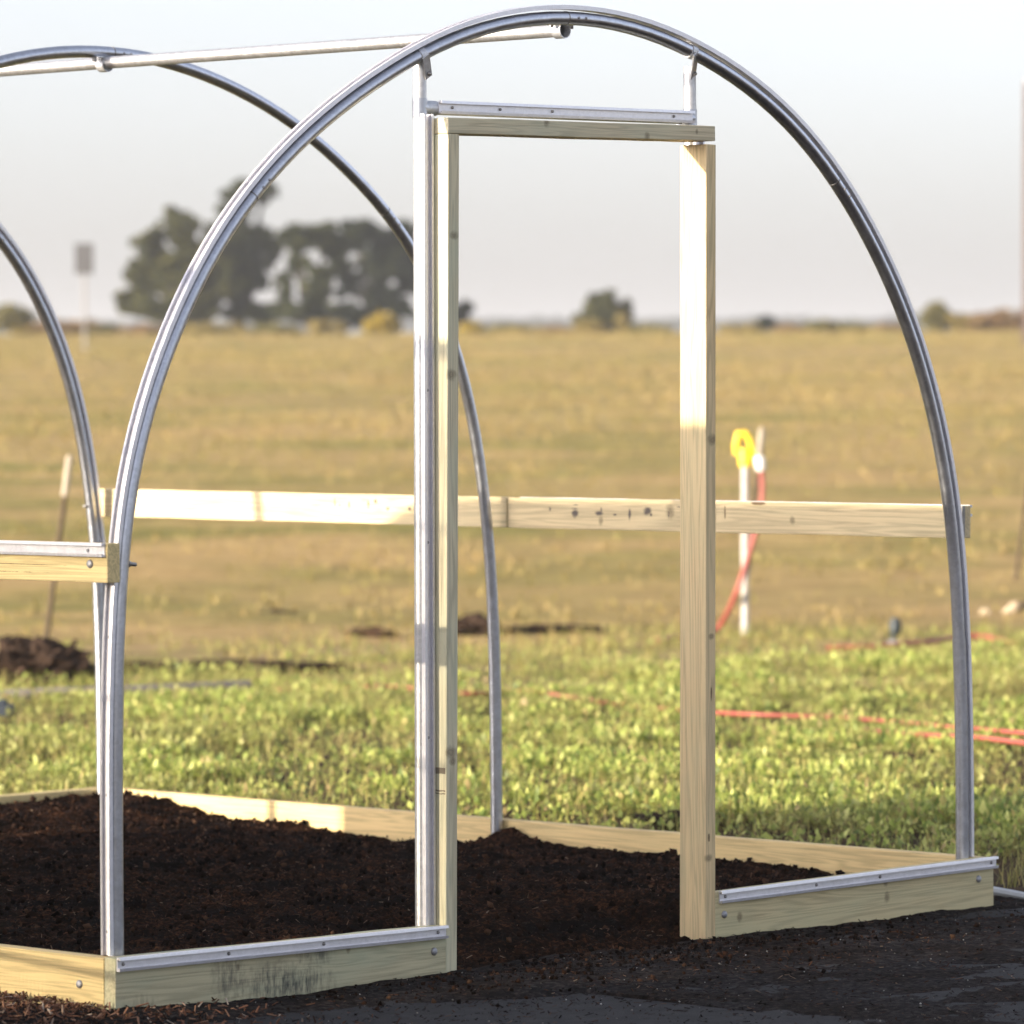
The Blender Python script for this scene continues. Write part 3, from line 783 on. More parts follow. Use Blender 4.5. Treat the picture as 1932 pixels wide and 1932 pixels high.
def blades(n, urange, vrange, hr, wr, keep, lean=.5, per=1):
    V = np.zeros((n, 5, 3)); k = 0
    while k < n:
        v = math.sqrt(RNG.uniform(vrange[0]**2, vrange[1]**2)); u = RNG.uniform(-1, 1)*urange*v
        p = wp(u, v)
        if not keep(p, u, v): continue
        z = gzs(v) if v > 24 else 0
        for _ in range(per):
            if k >= n: break
            a = RNG.uniform(0, math.tau); k_ = max(1, v/45); h = RNG.uniform(*hr)*k_**.35; w = RNG.uniform(*wr)*k_*.9; le = RNG.normal(0, lean)
            q = np.array([p.x+RNG.normal(0, .02), p.y+RNG.normal(0, .02), z-.01])
            s = np.array([math.cos(a), math.sin(a), 0])*w*.5
            d = np.array([-math.sin(a), math.cos(a), 0])*le*h
            V[k, 0] = q-s; V[k, 1] = q+s; V[k, 2] = q+s*.8+d*.35+[0, 0, h*.6]; V[k, 3] = q-s*.8+d*.35+[0, 0, h*.6]; V[k, 4] = q+d+[0, 0, h]
            k += 1
    f = np.array([(0, 1, 2), (0, 2, 3), (3, 2, 4)])
    return V.reshape(-1, 3), (np.arange(n)[:, None, None]*5+f[None]).reshape(-1, 3)
def keep_green(p, u, v):
    if p.x < W+.015 and p.y < L+.02: return False
    if p.y < .32 and p.x < 6: return False
    fe = far_edge(u)
    if v > fe and RNG.random() > math.exp(-(v-fe)/2.0): return False
    return patchy(p) > -.03 or RNG.random() < .2
bV, bF = blades(60000, .16, (12.6, 27.5), (.03, .095), (.0022, .0055), keep_green, .6, 5)
tag(np_obj('green_grass', bV, bF, BLADE), 'thin green grass blades mixed into the leafy cover crop', 'grass', kind='stuff')
STRAW = island_mat('dry_grass', [(0, (.19, .14, .035)), (.35, (.35, .25, .10)), (.7, (.43, .315, .14)), (1, (.27, .245, .075))], .7, .25, .2, patch=(.35, .55, (.17, .17, .045)))
def keep_field(p, u, v):
    d = noise.noise(Vector((p.x*.25, p.y*.25, 2))) + .5*noise.noise(Vector((p.x, p.y, 4)))
    lim = 23.6 + 3.4*noise.noise(Vector((p.x*.45, p.y*.45, 1)))
    return RNG.random() < .55+.9*d and v > max(far_edge(u)+.7, lim)
fV, fF = blades(115000, .125, (23.5, 150), (.025, .085), (.006, .016), keep_field, .9, 4)
tag(np_obj('dry_grass', fV, fF, STRAW), 'straw coloured dry grass covering the rising field', 'grass', kind='stuff')

# ------------------------------------------------------------------ dirt heaps and clods
CLOD = plain('damp_clod', (.035, .022, .015), .95, .5, 9, .1)
DARKSOIL = plain('turned_soil', (.06, .036, .022), .95, .5, 7, .1)
def heap(name, p, size, mat, label, cat, seed, rough=.35, group=None, spikes=0):
    bm = bmesh.new(); bmesh.ops.create_icosphere(bm, subdivisions=5, radius=1)
    for v in bm.verts:
        d = v.co.normalized(); n = noise.fractal(d*2.2+Vector((seed, 0, 0)), .75, 2.1, 7) + .25*abs(noise.noise(d*9+Vector((0, seed, 0))))
        k = 1 + n*rough
        v.co = Vector((d.dot(Vector((1, 0, 0)))*k, d.y*k, max(-.1, d.z)*k))
    for i in range(spikes):
        a = random.uniform(0, math.tau); e = random.uniform(.2, 1.3); l = random.uniform(1.0, 1.5)
        d = Vector((math.cos(a)*math.cos(e), math.sin(a)*math.cos(e), math.sin(e)))
        q = [d*.6, d*(.6+(l-.6)*.5)+Vector((random.uniform(-.1, .1), random.uniform(-.1, .1), .05)), d*l + Vector((random.uniform(-.2, .2), random.uniform(-.2, .2), random.uniform(-.1, .1)))]
        sweep(bm, q, circ(.05, 6), Vector((.3, .9, .1)))
        bm.verts.ensure_lookup_table()
    R = Matrix((LH, DH, Vector((0, 0, 1)))).transposed().to_4x4()
    M = Matrix.Translation(p) @ R @ Matrix.Diagonal((*size, 1))
    bm.transform(M)
    o = bm_obj(name, bm, mat, None, None, True)
    return tag(o, label, cat, group)
heap('root_clod', on_z(62, 1284), (.27, .20, .155), CLOD, 'dark uprooted clod with ragged roots lying below the pale-tipped stake', 'clod', 3, .55, spikes=26)
heap('dirt_ridge', on_z(385, 1266), (.66, .12, .045), CLOD, 'long low ridge of dark turned dirt behind the leafy cover crop', 'dirt ridge', 11, .5)
heap('dirt_heap', on_z(896, 1196), (.15, .12, .085), CLOD, 'small dark heap of dirt between the second hoop and the door post', 'dirt heap', 5, .5)
heap('dirt_heap', on_z(1045, 1190), (.30, .12, .030), CLOD, 'flat dark patch of loose dirt just right of the second hoop', 'dirt heap', 6, .5)
heap('dirt_heap', on_z(700, 1200), (.13, .10, .045), DARKSOIL, 'brownish clump of dirt left of the door post in the field', 'dirt heap', 8, .5)
heap('dirt_heap', on_z(528, 1164), (.13, .14, .035), CLOD, 'dark clump of dirt farthest out in the dry grass', 'dirt heap', 9, .6)
# mud patches showing through the green by the east board
for i, (x, y, s) in enumerate(((1270, 1552, (.12, .08, .03)), (1640, 1440, (.14, .10, .04)), (1760, 1500, (.15, .09, .035)))):
    heap('mud_clump', on_z(x, y), s, CLOD, ('dark muddy clump in the greenery just left of the right door post', 'crumbly dark clump amid broad leaves halfway to the right corner', 'muddy clump in the shaded greenery near the right corner')[i], 'mud', 20+i, .5)

# ------------------------------------------------------------------ stakes, yard hydrant, hoses
STAKE = plain('weathered_stake', (.075, .052, .028), .8, .3, 30)
STAKETOP = plain('pale_stake_top', (.33, .28, .21), .6, .15, 30)
def stake(x0, y0, x1, y1, gzv, label, depth_top=0.0, top=.22):
    b0 = on_z(x0, y0, gzv); dep = (b0-CAM).dot(FW)
    t0 = at(x1, y1, dep + depth_top)
    s = empty('stake', b0, label, 'stake', 'pale-tipped wooden stakes')
    d = t0-b0
    tube_obj('shaft', [b0-d*.06, b0+d*(1-top)], .0155, STAKE, s, 10)
    bm = bmesh.new(); tube(bm, [b0+d*(1-top)+d*.001, b0+d*.98, t0], [.019, .019, .009], 10); bm_obj('painted_top', bm, STAKETOP, s, None, True)
    return s
stake(86, 1214, 132, 858, 0, 'leaning wooden stake with a pale top behind the left hoops')
stake(1398, 1192, 1438, 806, 0, 'leaning wooden stake with a pale top close behind the yellow-headed pipe', .3)
stake(1914, 1108, 1962, 740, .03, 'leaning wooden stake at the right edge of the photo beside the pale wood pieces')

hb = on_z(1406, 1200); hdep = (hb-CAM).dot(FW)
YEL = plain('yellow_paint', (.82, .55, .02), .4, .08, 20)
WHT = plain('white_plastic', (.82, .80, .76), .4, .05, 20)
WPIPE = plain('pale_pipe', (.40, .375, .345), .5, .2, 18)
REDH = plain('red_hose_rubber', (.30, .075, .055), .5, .15, 20)
hy = empty('yard_hydrant', hb, 'white standpipe hydrant with a bright yellow handle head in the field', 'hydrant')
ht = at(1406, 868, hdep)
tube_obj('standpipe', [hb-Vector((0, 0, .1)), ht], .0215, WPIPE, hy, 14)
# cast head: a hollow hooked frame (lever handle) above a spout body
def hp(x, y, dd=0.0): return at(x, y, hdep+dd)
bm = bmesh.new()
tube(bm, [hp(1406, 880), hp(1406, 862), hp(1404, 846)], [.036, .038, .030], 12)
hd_ = bm_obj('head', bm, YEL, hy, None, True)
bm = bmesh.new(); tube(bm, [hp(1391, 858), hp(1389, 842), hp(1394, 818), hp(1406, 817), hp(1414, 828), hp(1420, 850), hp(1420, 862)], [.020, .020, .022, .022, .021, .019, .017], 10)
bm_obj('handle', bm, YEL, hd_, None, True)
bm = bmesh.new(); tube(bm, [hp(1404, 864), hp(1420, 860), hp(1434, 866)], [.024, .022, .018], 10)
bm_obj('spout', bm, YEL, hd_, None, True)
bm = bmesh.new(); tube(bm, [hp(1430, 860, -.03), hp(1432, 866, -.03), hp(1435, 880, -.03), hp(1437, 888, -.03)], [.018, .030, .029, .016], 14)
bm_obj('coupling', bm, WHT, hy, None, True)
def hose(name, pts, r, mat, label, cat='hose', group=None):
    P = smooth_path(pts, max(24, len(pts)*10), 2)
    bm = bmesh.new(); tube(bm, P, r, 8)
    return tag(bm_obj(name, bm, mat, None, None, True), label, cat, group)
hose('hose', [hp(1436, 884, -.03), hp(1440, 915, -.03), hp(1434, 970, -.04), hp(1412, 1050, -.05), hp(1385, 1130, -.06), on_z(1352, 1188, .02), on_z(1310, 1198, .02), on_z(1240, 1208, .02)], .0155, REDH,
     'red hose hanging down from the white coupling of the hydrant to the ground')
hose('hose', [on_z(520, 1302, .03), on_z(640, 1296, .045), on_z(760, 1296, .05), on_z(880, 1310, .035), on_z(985, 1302, .040), on_z(1100, 1320, .028), on_z(1280, 1340, .026), on_z(1420, 1348, .045), on_z(1540, 1352, .038), on_z(1640, 1358, .046), on_z(1800, 1372, .054), on_z(1990, 1388, .058)],
     .0092, REDH, 'longer red hose running through the leafy cover crop across most of the photo')
hose('hose', [on_z(1630, 1378, .035), on_z(1720, 1386, .050), on_z(1840, 1391, .060), on_z(1935, 1402, .066), on_z(2010, 1410, .078)], .010, REDH, 'short red hose nearest the frame, at the right edge below the longer one')
hose('hose', [on_z(1560, 1222, .03), on_z(1640, 1221, .03), on_z(1740, 1212, .04), on_z(1830, 1199, .05), on_z(1880, 1206, .04), on_z(1925, 1216, .02)], .014, REDH, 'red hose curving on the bare soil beside the small dark spigot')
GREYP = plain('grey_pipe', (.22, .19, .175), .95, .2, 15, .05)
hose('pipe', [on_z(-80, 1316, .03), on_z(120, 1308, .04), on_z(300, 1302, .04), on_z(470, 1294, .04)], .026, GREYP, 'flat grey pipe lying on the soil at the far left edge of the greenery', 'pipe')
PALEP = plain('pale_conduit', (.42, .44, .46), .45, .1, 15)
hose('pipe', [on_z(1800, 1668, .012), on_z(1870, 1680, .012), on_z(1935, 1692, .012), on_z(2000, 1705, .012)], .012, PALEP, 'pale grey conduit on the ground beyond the right corner of the frame', 'pipe')

# small dark spigot on a foot
sb = on_z(1688, 1216); sd = (sb-CAM).dot(FW)
DARKPL = plain('dark_plastic', (.022, .032, .036), .5, .2, 20)
sp = empty('spigot', sb, 'small dark sprinkler head on a foot beside the red hose', 'sprinkler')
bm = bmesh.new(); tube(bm, [sb, at(1687, 1203, sd), at(1688, 1195, sd), at(1690, 1180, sd), at(1689, 1166, sd)], [.016, .018, .028, .034, .022], 12); bm_obj('body', bm, DARKPL, sp, None, True)
bm = bmesh.new(); tube(bm, [sb-Vector((0, 0, .01)), sb+Vector((0, 0, .022))], [.05, .035], 12); bm_obj('foot', bm, plain('grey_foot', (.25, .24, .28), .5), sp, None, True)
bm = bmesh.new(); tube(bm, [at(1687, 1182, sd), at(1679, 1178, sd), at(1676, 1184, sd)], [.012, .010, .008], 8); bm_obj('nozzle', bm, DARKPL, sp, None, True)
# blue scrap at the left edge
bm = bmesh.new(); add_box(bm, (-.05, -.04, 0), (.07, .04, .05), .012); add_box(bm, (-.02, -.02, .05), (.03, .02, .07), .008)
tag(bm_obj('valve_box', bm, plain('blue_plastic', (.022, .030, .042), .6), None, Matrix.Translation(on_z(4, 1352, .02)) @ Matrix.Rotation(.7, 4, 'Z')), 'small dark blue plastic piece in the greenery at the left edge', 'plastic piece')
# pale wood chunks by the right edge
for i, (x, y, l, tilt, c, lab) in enumerate(((1905, 1152, .12, .7, (.40, .32, .22), 'short pale split wood piece tilted up at the right edge'),
                                             (1858, 1156, .06, .2, (.38, .30, .19), 'smaller pale wood piece lying flat in the grass near the right edge'),
                                             (1938, 1150, .26, .15, (.05, .035, .02), 'dark rotten log at the right edge behind the pale wood pieces'))):
    p = on_z(x, y, .03); bm = bmesh.new()
    d = (LH*math.cos(tilt) + Vector((0, 0, 1))*math.sin(tilt))
    r0 = .055 if i == 2 else .030
    tube(bm, [p-d*l*.5, p-d*l*.2, p+d*l*.3, p+d*l*.5], [r0*.8, r0, r0*.95, r0*.6], 9)
    for v in bm.verts: v.co += Vector((1, 1, 1))*noise.noise(v.co*30)*.008
    tag(bm_obj('wood_chunk', bm, plain('chunk_%s' % ('pale', 'straw', 'rotten')[i], c, .8, .3, 20), None, None, True), lab, 'wood piece')

# ------------------------------------------------------------------ far things
def far(x, v, y=None):
    """point on the land v metres out in picture column x"""
    d = ray(x, 620); k = v/ d.dot(DH)
    p = CAM + d*k; return Vector((p.x, p.y, gzs(v)))
def zrow(y, v):
    d = ray(966, y); k = v/d.dot(DH); return (CAM+d*k).z
# road sign seen from behind
sv = 118
bs = far(160, sv); zt_, zb_ = zrow(456, sv), zrow(514, sv)
sg = empty('sign_post', bs, 'grey square sign on a thin pale pole far out in the field', 'sign')
tube_obj('pole', [bs-Vector((0, 0, .3)), Vector((bs.x, bs.y, zb_+.35))], .032, plain('pale_pole', (.21, .195, .185), .5), sg, 8)
bm = bmesh.new(); hw = .23*sv/118
M = Matrix.Translation((bs.x, bs.y, 0)) @ Matrix((LH, DH, Vector((0, 0, 1)))).transposed().to_4x4()
add_box(bm, (-hw, -.085, zb_), (hw, -.06, zt_), .008); bm_obj('panel', bm, plain('sign_back_grey', (.075, .075, .08), .5, .1), sg, M)
for z_ in (zb_+.25, zt_-.29):
    bm = bmesh.new(); add_box(bm, (-hw*.8, -.059, z_), (hw*.8, -.045, z_+.04), .004); bm_obj('brace', bm, GALV, sg, M)
# utility pole at the right edge
pv = 120; bp = far(1945, pv); up_ = empty('utility_pole', bp, 'tall reddish brown wooden pole at the right edge of the photo', 'pole')
PW = plain('pole_wood', (.085, .058, .048), .85, .25, 4)
tube_obj('shaft', [bp-Vector((0, 0, 1)), bp+Vector((0, 0, 3)), Vector((bp.x, bp.y, zrow(160, pv)))], [.20, .185, .165], PW, up_, 14)
bm = bmesh.new(); tube(bm, [Vector((bp.x, bp.y, zrow(160, pv)-.002)), Vector((bp.x, bp.y, zrow(154, pv)))], [.168, .15], 14); bm_obj('cap', bm, STEELDARK, up_, None, True)

BARK = plain('bark', (.055, .045, .035), .95, .4, 6)
def split_clumps(clumps, seed, sub=.31, drop=.10):
    """break each big mass into many smaller uneven leaf masses"""
    R = np.random.default_rng(seed+500); out = []
    for c, r in clumps:
        r = np.array(r); m = int(max(8, 26*(r.max()/r.min())**.3))
        for k in range(m):
            d = R.normal(size=3); d /= np.linalg.norm(d)
            if R.random() < drop: continue
            q = np.array(c) + d*r*R.uniform(.25, .95); s_ = R.uniform(.55, 1.25)*sub
            out.append((tuple(q), tuple(np.maximum(r, r.mean()*.7)*s_*np.array((1, 1, .8)))))
    return out
def crown_leaves(clumps, n, size, seed):
    """clumps: (centre, radii); leaf-size faces through the volume of each, thin towards the rim"""
    R = np.random.default_rng(seed)
    wts = np.array([c[1][0]*c[1][1]*c[1][2] for c in clumps])**.85; wts /= wts.sum()
    V = np.zeros((n, 4, 3)); k = 0
    pick = R.choice(len(clumps), size=n*4, p=wts); i = 0
    while k < n and i < len(pick):
        c, r = clumps[pick[i]]; i += 1
        d = R.normal(size=3); d /= np.linalg.norm(d)
        rad = R.random()**(.42)*1.08
        p = np.array(c) + d*rad*np.array(r)
        if noise.noise(Vector(p*(1.6/max(r)))*1.0) < -.12 and R.random() < .8: continue
        a = R.normal(size=3); a /= np.linalg.norm(a); b_ = np.cross(a, R.normal(size=3)); b_ /= np.linalg.norm(b_)
        s = size*R.uniform(.6, 1.3)
        V[k] = [p-a*s, p-b_*s*.5, p+a*s, p+b_*s*.5]; k += 1
    V = V[:k]
    return V.reshape(-1, 3), np.arange(k*4).reshape(-1, 4)
def tree(name, base, clumps, nleaf, size, leafmat, label, cat, seed, trunk_r=.2, group=None, tops=None):
    t = empty(name, base, label, cat, group)
    V, Fq = crown_leaves(split_clumps(clumps, seed) if trunk_r > .05 else clumps, nleaf, size, seed)
    np_obj('crown', V, Fq, leafmat, t)
    bm = bmesh.new(); rnd = random.Random(seed)
    low = base + Vector((0, 0, -.3))
    mid = base + Vector((0, 0, (clumps[0][0][2]-base.z)*.45))
    tube(bm, [low, base.lerp(mid, .5), mid], [trunk_r*1.25, trunk_r, trunk_r*.85], 9)
    for c, r in clumps:
        c = Vector(c); j = Vector((rnd.uniform(-.2, .2), rnd.uniform(-.2, .2), rnd.uniform(-.3, .3)))
        tube(bm, [mid-Vector((0, 0, .2)), mid.lerp(c, .5)+j, c, c+Vector((rnd.uniform(-.4, .4)*r[0], rnd.uniform(-.4, .4)*r[1], r[2]*.6))], [trunk_r*.7, trunk_r*.45, trunk_r*.25, trunk_r*.06], 6)
    bm_obj('trunk', bm, BARK, t, None, True)
    return t
TV = 168
px = TV/(F*1932)                     # metres per picture row out there
def clump(x, y, rx, ry, dv=0.0):
    d = ray(x, y); k = (TV+dv)/d.dot(DH); p = CAM + d*k
    return (tuple(p), (rx*px, rx*px, ry*px))
T1 = island_mat('olive_crown', [(0, (.018, .022, .007)), (.5, (.046, .050, .014)), (.85, (.095, .093, .024)), (1, (.15, .135, .04))], .7, .2, .2)
T2 = island_mat('dark_crown', [(0, (.006, .011, .007)), (.5, (.012, .020, .011)), (.85, (.030, .038, .015)), (1, (.07, .075, .025))], .7, .2, .2)
T3 = island_mat('mixed_crown', [(0, (.010, .016, .006)), (.5, (.026, .034, .010)), (.85, (.062, .068, .018)), (1, (.12, .115, .03))], .7, .2, .2)
def tb(x, dv=0): 
    p = far(x, TV+dv); return p
tree('broad_tree', tb(330), [clump(330, 520, 62, 60), clump(285, 510, 48, 55, 2), clump(330, 420, 36, 36, 1), clump(352, 448, 34, 52), clump(258, 570, 38, 38, 1), clump(300, 585, 62, 26, -1), clump(365, 575, 50, 32, -1), clump(380, 500, 40, 44), clump(400, 560, 46, 44), clump(392, 450, 26, 34), clump(285, 455, 34, 30), clump(345, 585, 60, 30)],
     36000, .115, T1, 'broad olive green tree leftmost in the far tree group', 'tree', 31, .26, 'far trees')
tree('tall_tree', tb(450, 4), [clump(450, 500, 50, 48, 4), clump(462, 372, 46, 36, 5), clump(498, 362, 30, 24, 5), clump(440, 395, 34, 36, 4), clump(448, 430, 38, 50, 4), clump(470, 450, 42, 34, 4), clump(425, 555, 52, 42, 3), clump(480, 590, 44, 22, 3), clump(488, 520, 40, 40, 4), clump(430, 480, 40, 40, 3), clump(508, 470, 26, 34, 4)],
     30000, .115, T3, 'tallest far tree with a narrow lifted top, seen behind the front hoop', 'tree', 32, .25, 'far trees')
tree('gap_tree', tb(590, -3), [clump(585, 560, 34, 42, -3), clump(560, 448, 34, 30, -3), clump(620, 448, 46, 32, -2), clump(610, 520, 34, 34, -3), clump(545, 590, 38, 22, -4), clump(535, 540, 22, 30, -3), clump(560, 500, 26, 34, -3), clump(600, 590, 40, 24, -3), clump(640, 490, 24, 34, -2)],
     17000, .115, T3, 'gappy greenish tree in the middle of the far tree group', 'tree', 33, .2, 'far trees')
tree('dark_tree', tb(700, 3), [clump(700, 500, 40, 36, 3), clump(680, 445, 50, 32, 3), clump(745, 450, 52, 34, 4), clump(655, 530, 30, 40, 3), clump(715, 560, 42, 36, 3), clump(770, 520, 36, 44, 4), clump(660, 590, 34, 22, 2), clump(755, 585, 38, 24, 3), clump(735, 500, 40, 40, 3), clump(770, 470, 34, 34, 4), clump(690, 600, 40, 20, 3)],
     28000, .115, T2, 'dark bluish tree rightmost in the far group, cut by the door post', 'tree', 34, .24, 'far trees')
tree('small_tree', tb(862, 0), [clump(862, 590, 26, 20, 0), clump(880, 580, 12, 12, 0)], 1800, .15, T2, 'little dark tree just right of the left door post', 'tree', 35, .1, 'far trees')
tree('round_bush', far(1142, 165), [((far(1142, 165).x, far(1142, 165).y, zrow(592, 165)), (.92, .9, .92)), ((far(1112, 165).x, far(1112, 165).y, zrow(605, 165)), (.5, .5, .6)), ((far(1168, 165).x, far(1168, 165).y, zrow(600, 165)), (.6, .6, .75)), ((far(1135, 165).x, far(1135, 165).y, zrow(572, 165)), (.5, .5, .4))],
     5000, .11, T1, 'lone round green bush on the horizon seen through the doorway', 'bush', 36, .08)
Y1 = island_mat('golden_brush', [(0, (.11, .09, .03)), (.5, (.22, .17, .055)), (.85, (.34, .26, .07)), (1, (.22, .19, .07))], .7, .25, .2)
R1 = island_mat('rusty_brush', [(0, (.13, .08, .04)), (.5, (.22, .14, .07)), (.85, (.30, .20, .09)), (1, (.22, .18, .06))], .7, .25, .2)
G1 = island_mat('olive_brush', [(0, (.06, .06, .022)), (.5, (.13, .12, .04)), (.85, (.22, .19, .06)), (1, (.28, .22, .09))], .7, .25, .2)
BV = 152
def brush(x, y, rx, ry, mat, label, seed, n=900, v=BV, cat='bush', group='brush along the field edge'):
    p = far(x, v); s = v/(F*1932); z = zrow(y, v)
    cl_ = [((p.x, p.y, z), (rx*s, rx*s*.7, ry*s))]
    for k in range(3):
        q = far(x+random.uniform(-.7, .7)*rx, v); cl_.append(((q.x, q.y, z+random.uniform(-.4, .5)*ry*s), (rx*s*.45, rx*s*.45, ry*s*.7)))
    return tree('field_bush', p, cl_, n, .085, mat, label, cat, seed, .03, group)
brush(22, 598, 46, 26, G1, 'olive bush at the left edge of the horizon', 41, 1500)
brush(120, 615, 70, 14, R1, 'low rusty brush on the horizon below the grey sign', 42, 1300)
brush(395, 622, 70, 14, Y1, 'low yellow brush under the tall far tree', 43, 1300)
brush(270, 622, 60, 12, R1, 'low brown brush under the broad olive tree', 44, 1000)
brush(520, 622, 60, 12, G1, 'low olive brush under the gap in the far trees', 45, 900)
brush(620, 618, 44, 14, Y1, 'straw yellow brush under the gappy far tree', 46, 900)
GOLD = island_mat('golden_flowers', [(0, (.12, .10, .02)), (.5, (.34, .25, .03)), (1, (.50, .36, .04))], .7, .25, .2)
brush(722, 612, 40, 20, GOLD, 'golden flowering brush left of the silver door pipe', 47, 1600)
brush(890, 620, 28, 13, GOLD, 'golden flowering brush right of the left door post', 48, 900)
brush(1120, 622, 34, 18, Y1, 'yellow weeds in front of the lone round bush', 49, 700, 150)
brush(1175, 616, 16, 26, Y1, 'upright yellow weed on the right flank of the round bush', 50, 500, 150)
brush(1446, 612, 24, 14, T2, 'tiny dark bush on the horizon right of the doorway', 51, 700, 190)
brush(1550, 620, 44, 12, G1, 'low olive brush midway between door post and right hoop', 52, 900)
brush(1765, 604, 34, 28, G1, 'olive bush just right of the right hoop on the horizon', 53, 1500)
brush(1850, 616, 44, 20, R1, 'rusty brush left of the brown pole', 54, 1300)
brush(1905, 610, 44, 24, R1, 'rusty brush at the foot of the brown pole', 55, 1500)
brush(1000, 626, 90, 8, Y1, 'thin line of straw weeds across the doorway horizon', 56, 1000)
brush(1650, 628, 70, 8, Y1, 'thin line of straw weeds left of the right hoop', 57, 900)
for k_, (x, y, rx, ry, mt, lab) in enumerate((
    (955, 624, 46, 11, G1, 'low olive scrub just right of the golden brush at the door post'), (1050, 625, 44, 9, R1, 'low tan scrub left of the lone round bush'),
    (1230, 624, 46, 10, G1, 'low olive scrub right of the lone round bush'), (1400, 624, 44, 10, Y1, 'low straw scrub just right of the doorway'),
    (1490, 624, 40, 10, R1, 'low tan scrub between the tiny dark bush and the olive brush'), (1610, 624, 44, 11, G1, 'low olive scrub right of the olive brush on the horizon'),
    (1690, 624, 46, 9, R1, 'low tan scrub just left of the right hoop on the horizon'), (1815, 612, 40, 18, Y1, 'straw scrub between the olive bush and the rusty brush'),
    (60, 620, 50, 12, Y1, 'low straw scrub beside the olive bush at the left edge'), (200, 621, 46, 11, G1, 'low olive scrub between the sign and the broad olive tree'))):
    brush(x, y, rx, ry, mt, lab, 80+k_, 800)
# far-off wood along the horizon: one mass
wv_ = []; 
fc = []
for k in range(70):
    x = -500 + k*42; q = far(x, 900); s = 900/(F*1932)
    hgt = (9 + 6*noise.noise(Vector((k*.35, 1, 0))) + 4*noise.noise(Vector((k*1.3, 4, 0))))
    fc.append(((q.x, q.y, zrow(618-hgt*.45, 900)), (30*s, 30*s, (hgt+3)*s)))
V, Fq = crown_leaves(fc, 14000, .8, 77)
tag(np_obj('distant_wood', V, Fq, T2), 'hazy low line of far woods along the whole horizon', 'woods', kind='stuff')

# ------------------------------------------------------------------ unseen shade casters left of the frame: assumed trailer, added slat screen and crate
S0 = 2.4
SH = Matrix(((.9701, -.2425, 0), (.2425, .9701, 0), (0, 0, 1))).transposed().to_4x4()    # local x towards the frame, local y along the row
def TY(y0): return y0*.9701
def ZT(y0, z0=1.69): return z0 + .2134*(S0 - .2425*y0)
def local_obj(name, bm, mat, parent): 
    bm.transform(SH); bmesh.ops.recalc_face_normals(bm, faces=bm.faces); return bm_obj(name, bm, mat, parent)
def spot(x, y): return SH @ Vector((x, y, 0))
y0, y1, za, zb = TY(.40), TY(3.15), ZT(.40), ZT(3.15)
tr = empty('cargo_trailer', spot(-S0-.9, (y0+y1)/2), 'white enclosed cargo trailer assumed out of view beside the greenhouse, shaped to cast the shade on posts and bed', 'trailer')  # unseen shadow caster; trailer form is assumed, outline follows the shade edges
TW = plain('trailer_white', (.70, .70, .68), .4, .04, 3)
RUB = plain('tyre_rubber', (.02, .02, .02), .8, .2, 30)
bm = bmesh.new()
prof = [(y0, .42), (y1-.06, .42), (y1, .52), (y1, zb-.50), (y1-.02, zb-.22), (y1-.10, zb-.10), (y1-.24, zb-.01), (TY(2.7), ZT(2.7, 1.712)), (TY(.92), ZT(.92, 1.715)), (TY(.62), ZT(.62, 1.694)), (y0+.02, za), (y0, za-.02)]
a_ = [bm.verts.new((-S0, y, z)) for y, z in prof]; b2 = [bm.verts.new((-S0-1.75, y, z)) for y, z in prof]
bm.faces.new(a_); bm.faces.new(b2[::-1])
for i in range(len(prof)):
    j = (i+1) % len(prof); bm.faces.new((a_[i], b2[i], b2[j], a_[j]))
local_obj('body', bm, TW, tr)
for y in (1.4, 2.15):
    for x in (-S0-.16, -S0-1.59):
        bm = bmesh.new(); tube(bm, [(x-.09, y, .32), (x-.07, y, .32), (x+.07, y, .32), (x+.09, y, .32)], [.29, .32, .32, .29], 24)
        wl = local_obj('wheel', bm, RUB, tr); auto_smooth(wl)
        bm = bmesh.new(); tube(bm, [(x-.095, y, .32), (x+.095, y, .32)], .18, 16); local_obj('rim', bm, GALV, wl)
bm = bmesh.new(); add_box(bm, (-S0-1.5, y0+.1, .12), (-S0-.05, y1-.2, .417), .01); local_obj('chassis', bm, STEELDARK, tr)
bm = bmesh.new(); add_box(bm, (-S0+.001, y0+.2, .55), (-S0+.012, y0+.95, 1.95), .006); dr = local_obj('door', bm, TW, tr)
bm = bmesh.new(); add_box(bm, (-S0+.012, y0+.82, 1.15), (-S0+.035, y0+.9, 1.19), .005); local_obj('handle', bm, STEELDARK, dr)
g0, g1, zg = TY(-.12), y0-.004, ZT(.2)
gt = empty('slatted_gate', spot(-S0-.02, (g0+g1)/2), 'unseen screen of closely set metal slats, added to dim the sun on the near left corner', 'gate')  # added screen: slat spacing lets part of the sun reach the near corner
bm = bmesh.new(); y = g0
while y < g1-.01:
    add_box(bm, (-S0-.022, y, .055), (-S0-.019, y+.0084, zg-.041)); y += .0125
for z in (.6, 1.2, 1.75): add_box(bm, (-S0-.0185, g0, z), (-S0-.012, g1, z+.012))
local_obj('slats', bm, GALV, gt)
for lo, hi in (((-S0-.04, g0, .02), (-S0, g1, .05)), ((-S0-.04, g0, zg-.04), (-S0, g1, zg))):
    bm = bmesh.new(); add_box(bm, lo, hi, .003); local_obj('rail', bm, GALV, gt)
c0, c1_ = TY(-3.0), g0-.004; zc = ZT(-.12)
cr_ = empty('storage_crate', spot(-S0-.7, (c0+c1_)/2), 'unseen closed wooden crate, added to keep the front path in shade', 'crate')  # added solid block, only there to shade the path
bm = bmesh.new(); add_box(bm, (-S0-1.3, c0, .08), (-S0, c1_, zc-.3), .006); local_obj('box', bm, w_bk, cr_)
bm = bmesh.new(); add_box(bm, (-S0-1.34, c0-.04, zc-.297), (-S0+.02, c1_, zc-.24), .006); local_obj('lid', bm, w_bk, cr_)
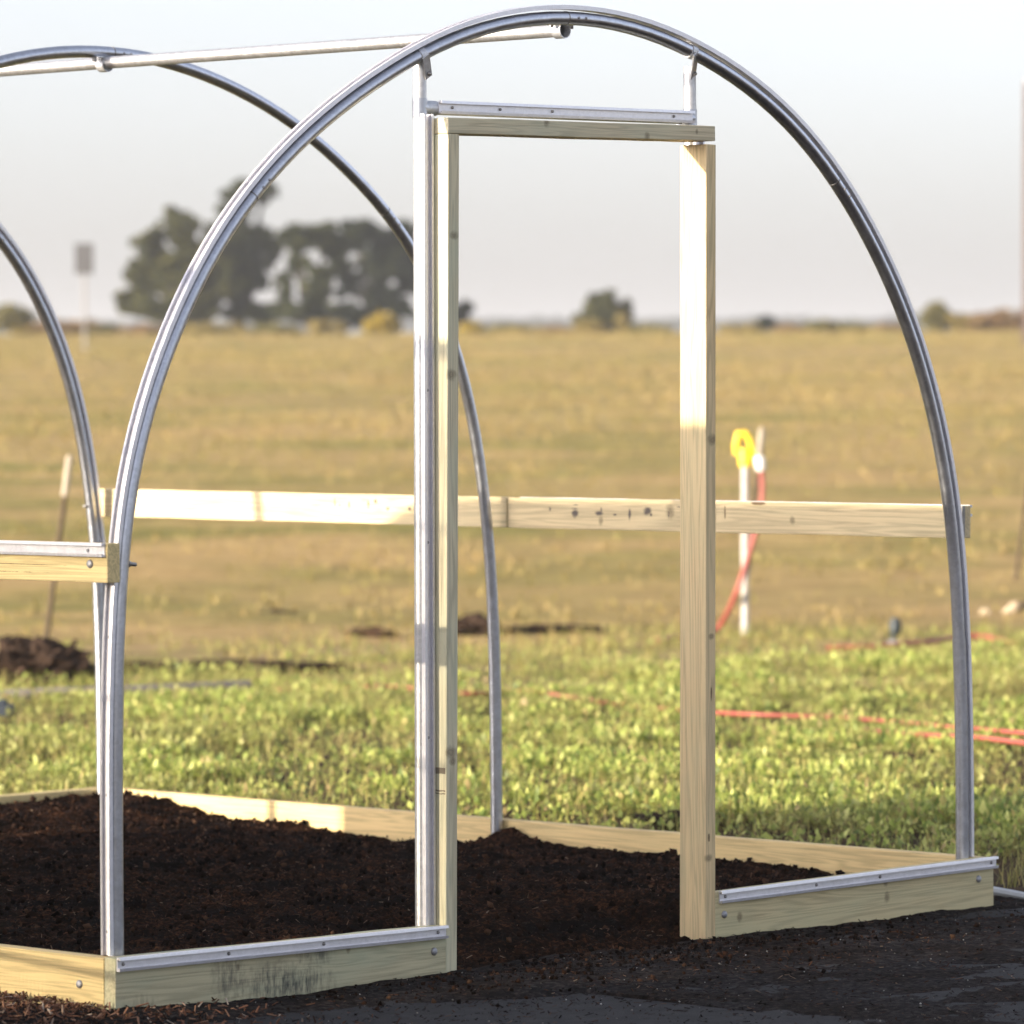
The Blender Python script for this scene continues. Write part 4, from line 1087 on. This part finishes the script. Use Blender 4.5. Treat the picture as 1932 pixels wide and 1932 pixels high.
for y in (c0+.1, c1_-.2):
    bm = bmesh.new(); add_box(bm, (-S0-1.25, y, -.02), (-S0-.05, y+.1, .077), .004); local_obj('skid', bm, w_sl, cr_)

# ------------------------------------------------------------------ air
bm = bmesh.new(); add_box(bm, (-2600, -2600, -3), (2600, 2600, 34))
m = bpy.data.materials.new('haze'); m.use_nodes = True; nt = m.node_tree; nt.nodes.remove(nt.nodes['Principled BSDF'])
pv_ = N(nt, 'ShaderNodeVolumePrincipled', Density=.00052); pv_.inputs['Color'].default_value = (.955, .97, 1.0, 1); pv_.inputs['Anisotropy'].default_value = .2
nt.links.new(pv_.outputs[0], nt.nodes['Material Output'].inputs['Volume'])
tag(bm_obj('haze', bm, m), 'thin pale morning haze over the whole field', 'haze', kind='stuff')

# ------------------------------------------------------------------ light
SUN_TO = Vector((-1, .25, .22)).normalized()
sd_ = bpy.data.lights.new('sun', 'SUN'); sd_.energy = 3.2; sd_.angle = math.radians(.53); sd_.color = (1.0, .86, .66)
so = bpy.data.objects.new('sun', sd_); COL.objects.link(so)
so.rotation_euler = (-SUN_TO).to_track_quat('-Z', 'Y').to_euler()
w = bpy.data.worlds.new('World'); sc.world = w; w.use_nodes = True
nt = w.node_tree; bg = nt.nodes['Background']
sk = nt.nodes.new('ShaderNodeTexSky'); sk.sky_type = 'NISHITA'; sk.sun_disc = False
sk.sun_elevation = math.asin(SUN_TO.z); sk.sun_rotation = math.atan2(SUN_TO.x, SUN_TO.y)
sk.altitude = 50; sk.air_density = .8; sk.dust_density = 3.0; sk.ozone_density = 1.0
hs = nt.nodes.new('ShaderNodeHueSaturation'); hs.inputs['Saturation'].default_value = .42
nt.links.new(sk.outputs[0], hs.inputs['Color']); nt.links.new(mix(nt, 1.0, hs.outputs[0], (.96, .955, 1.03), 'MULTIPLY'), bg.inputs[0])
bg.inputs[1].default_value = .113

sc.view_settings.view_transform = 'Standard'; sc.view_settings.look = 'None'
sc.view_settings.exposure = 1.85; sc.view_settings.gamma = 1.0
sc.render.engine = 'CYCLES'
sc.cycles.max_bounces = 6; sc.cycles.transparent_max_bounces = 6
sc.cycles.use_denoising = True
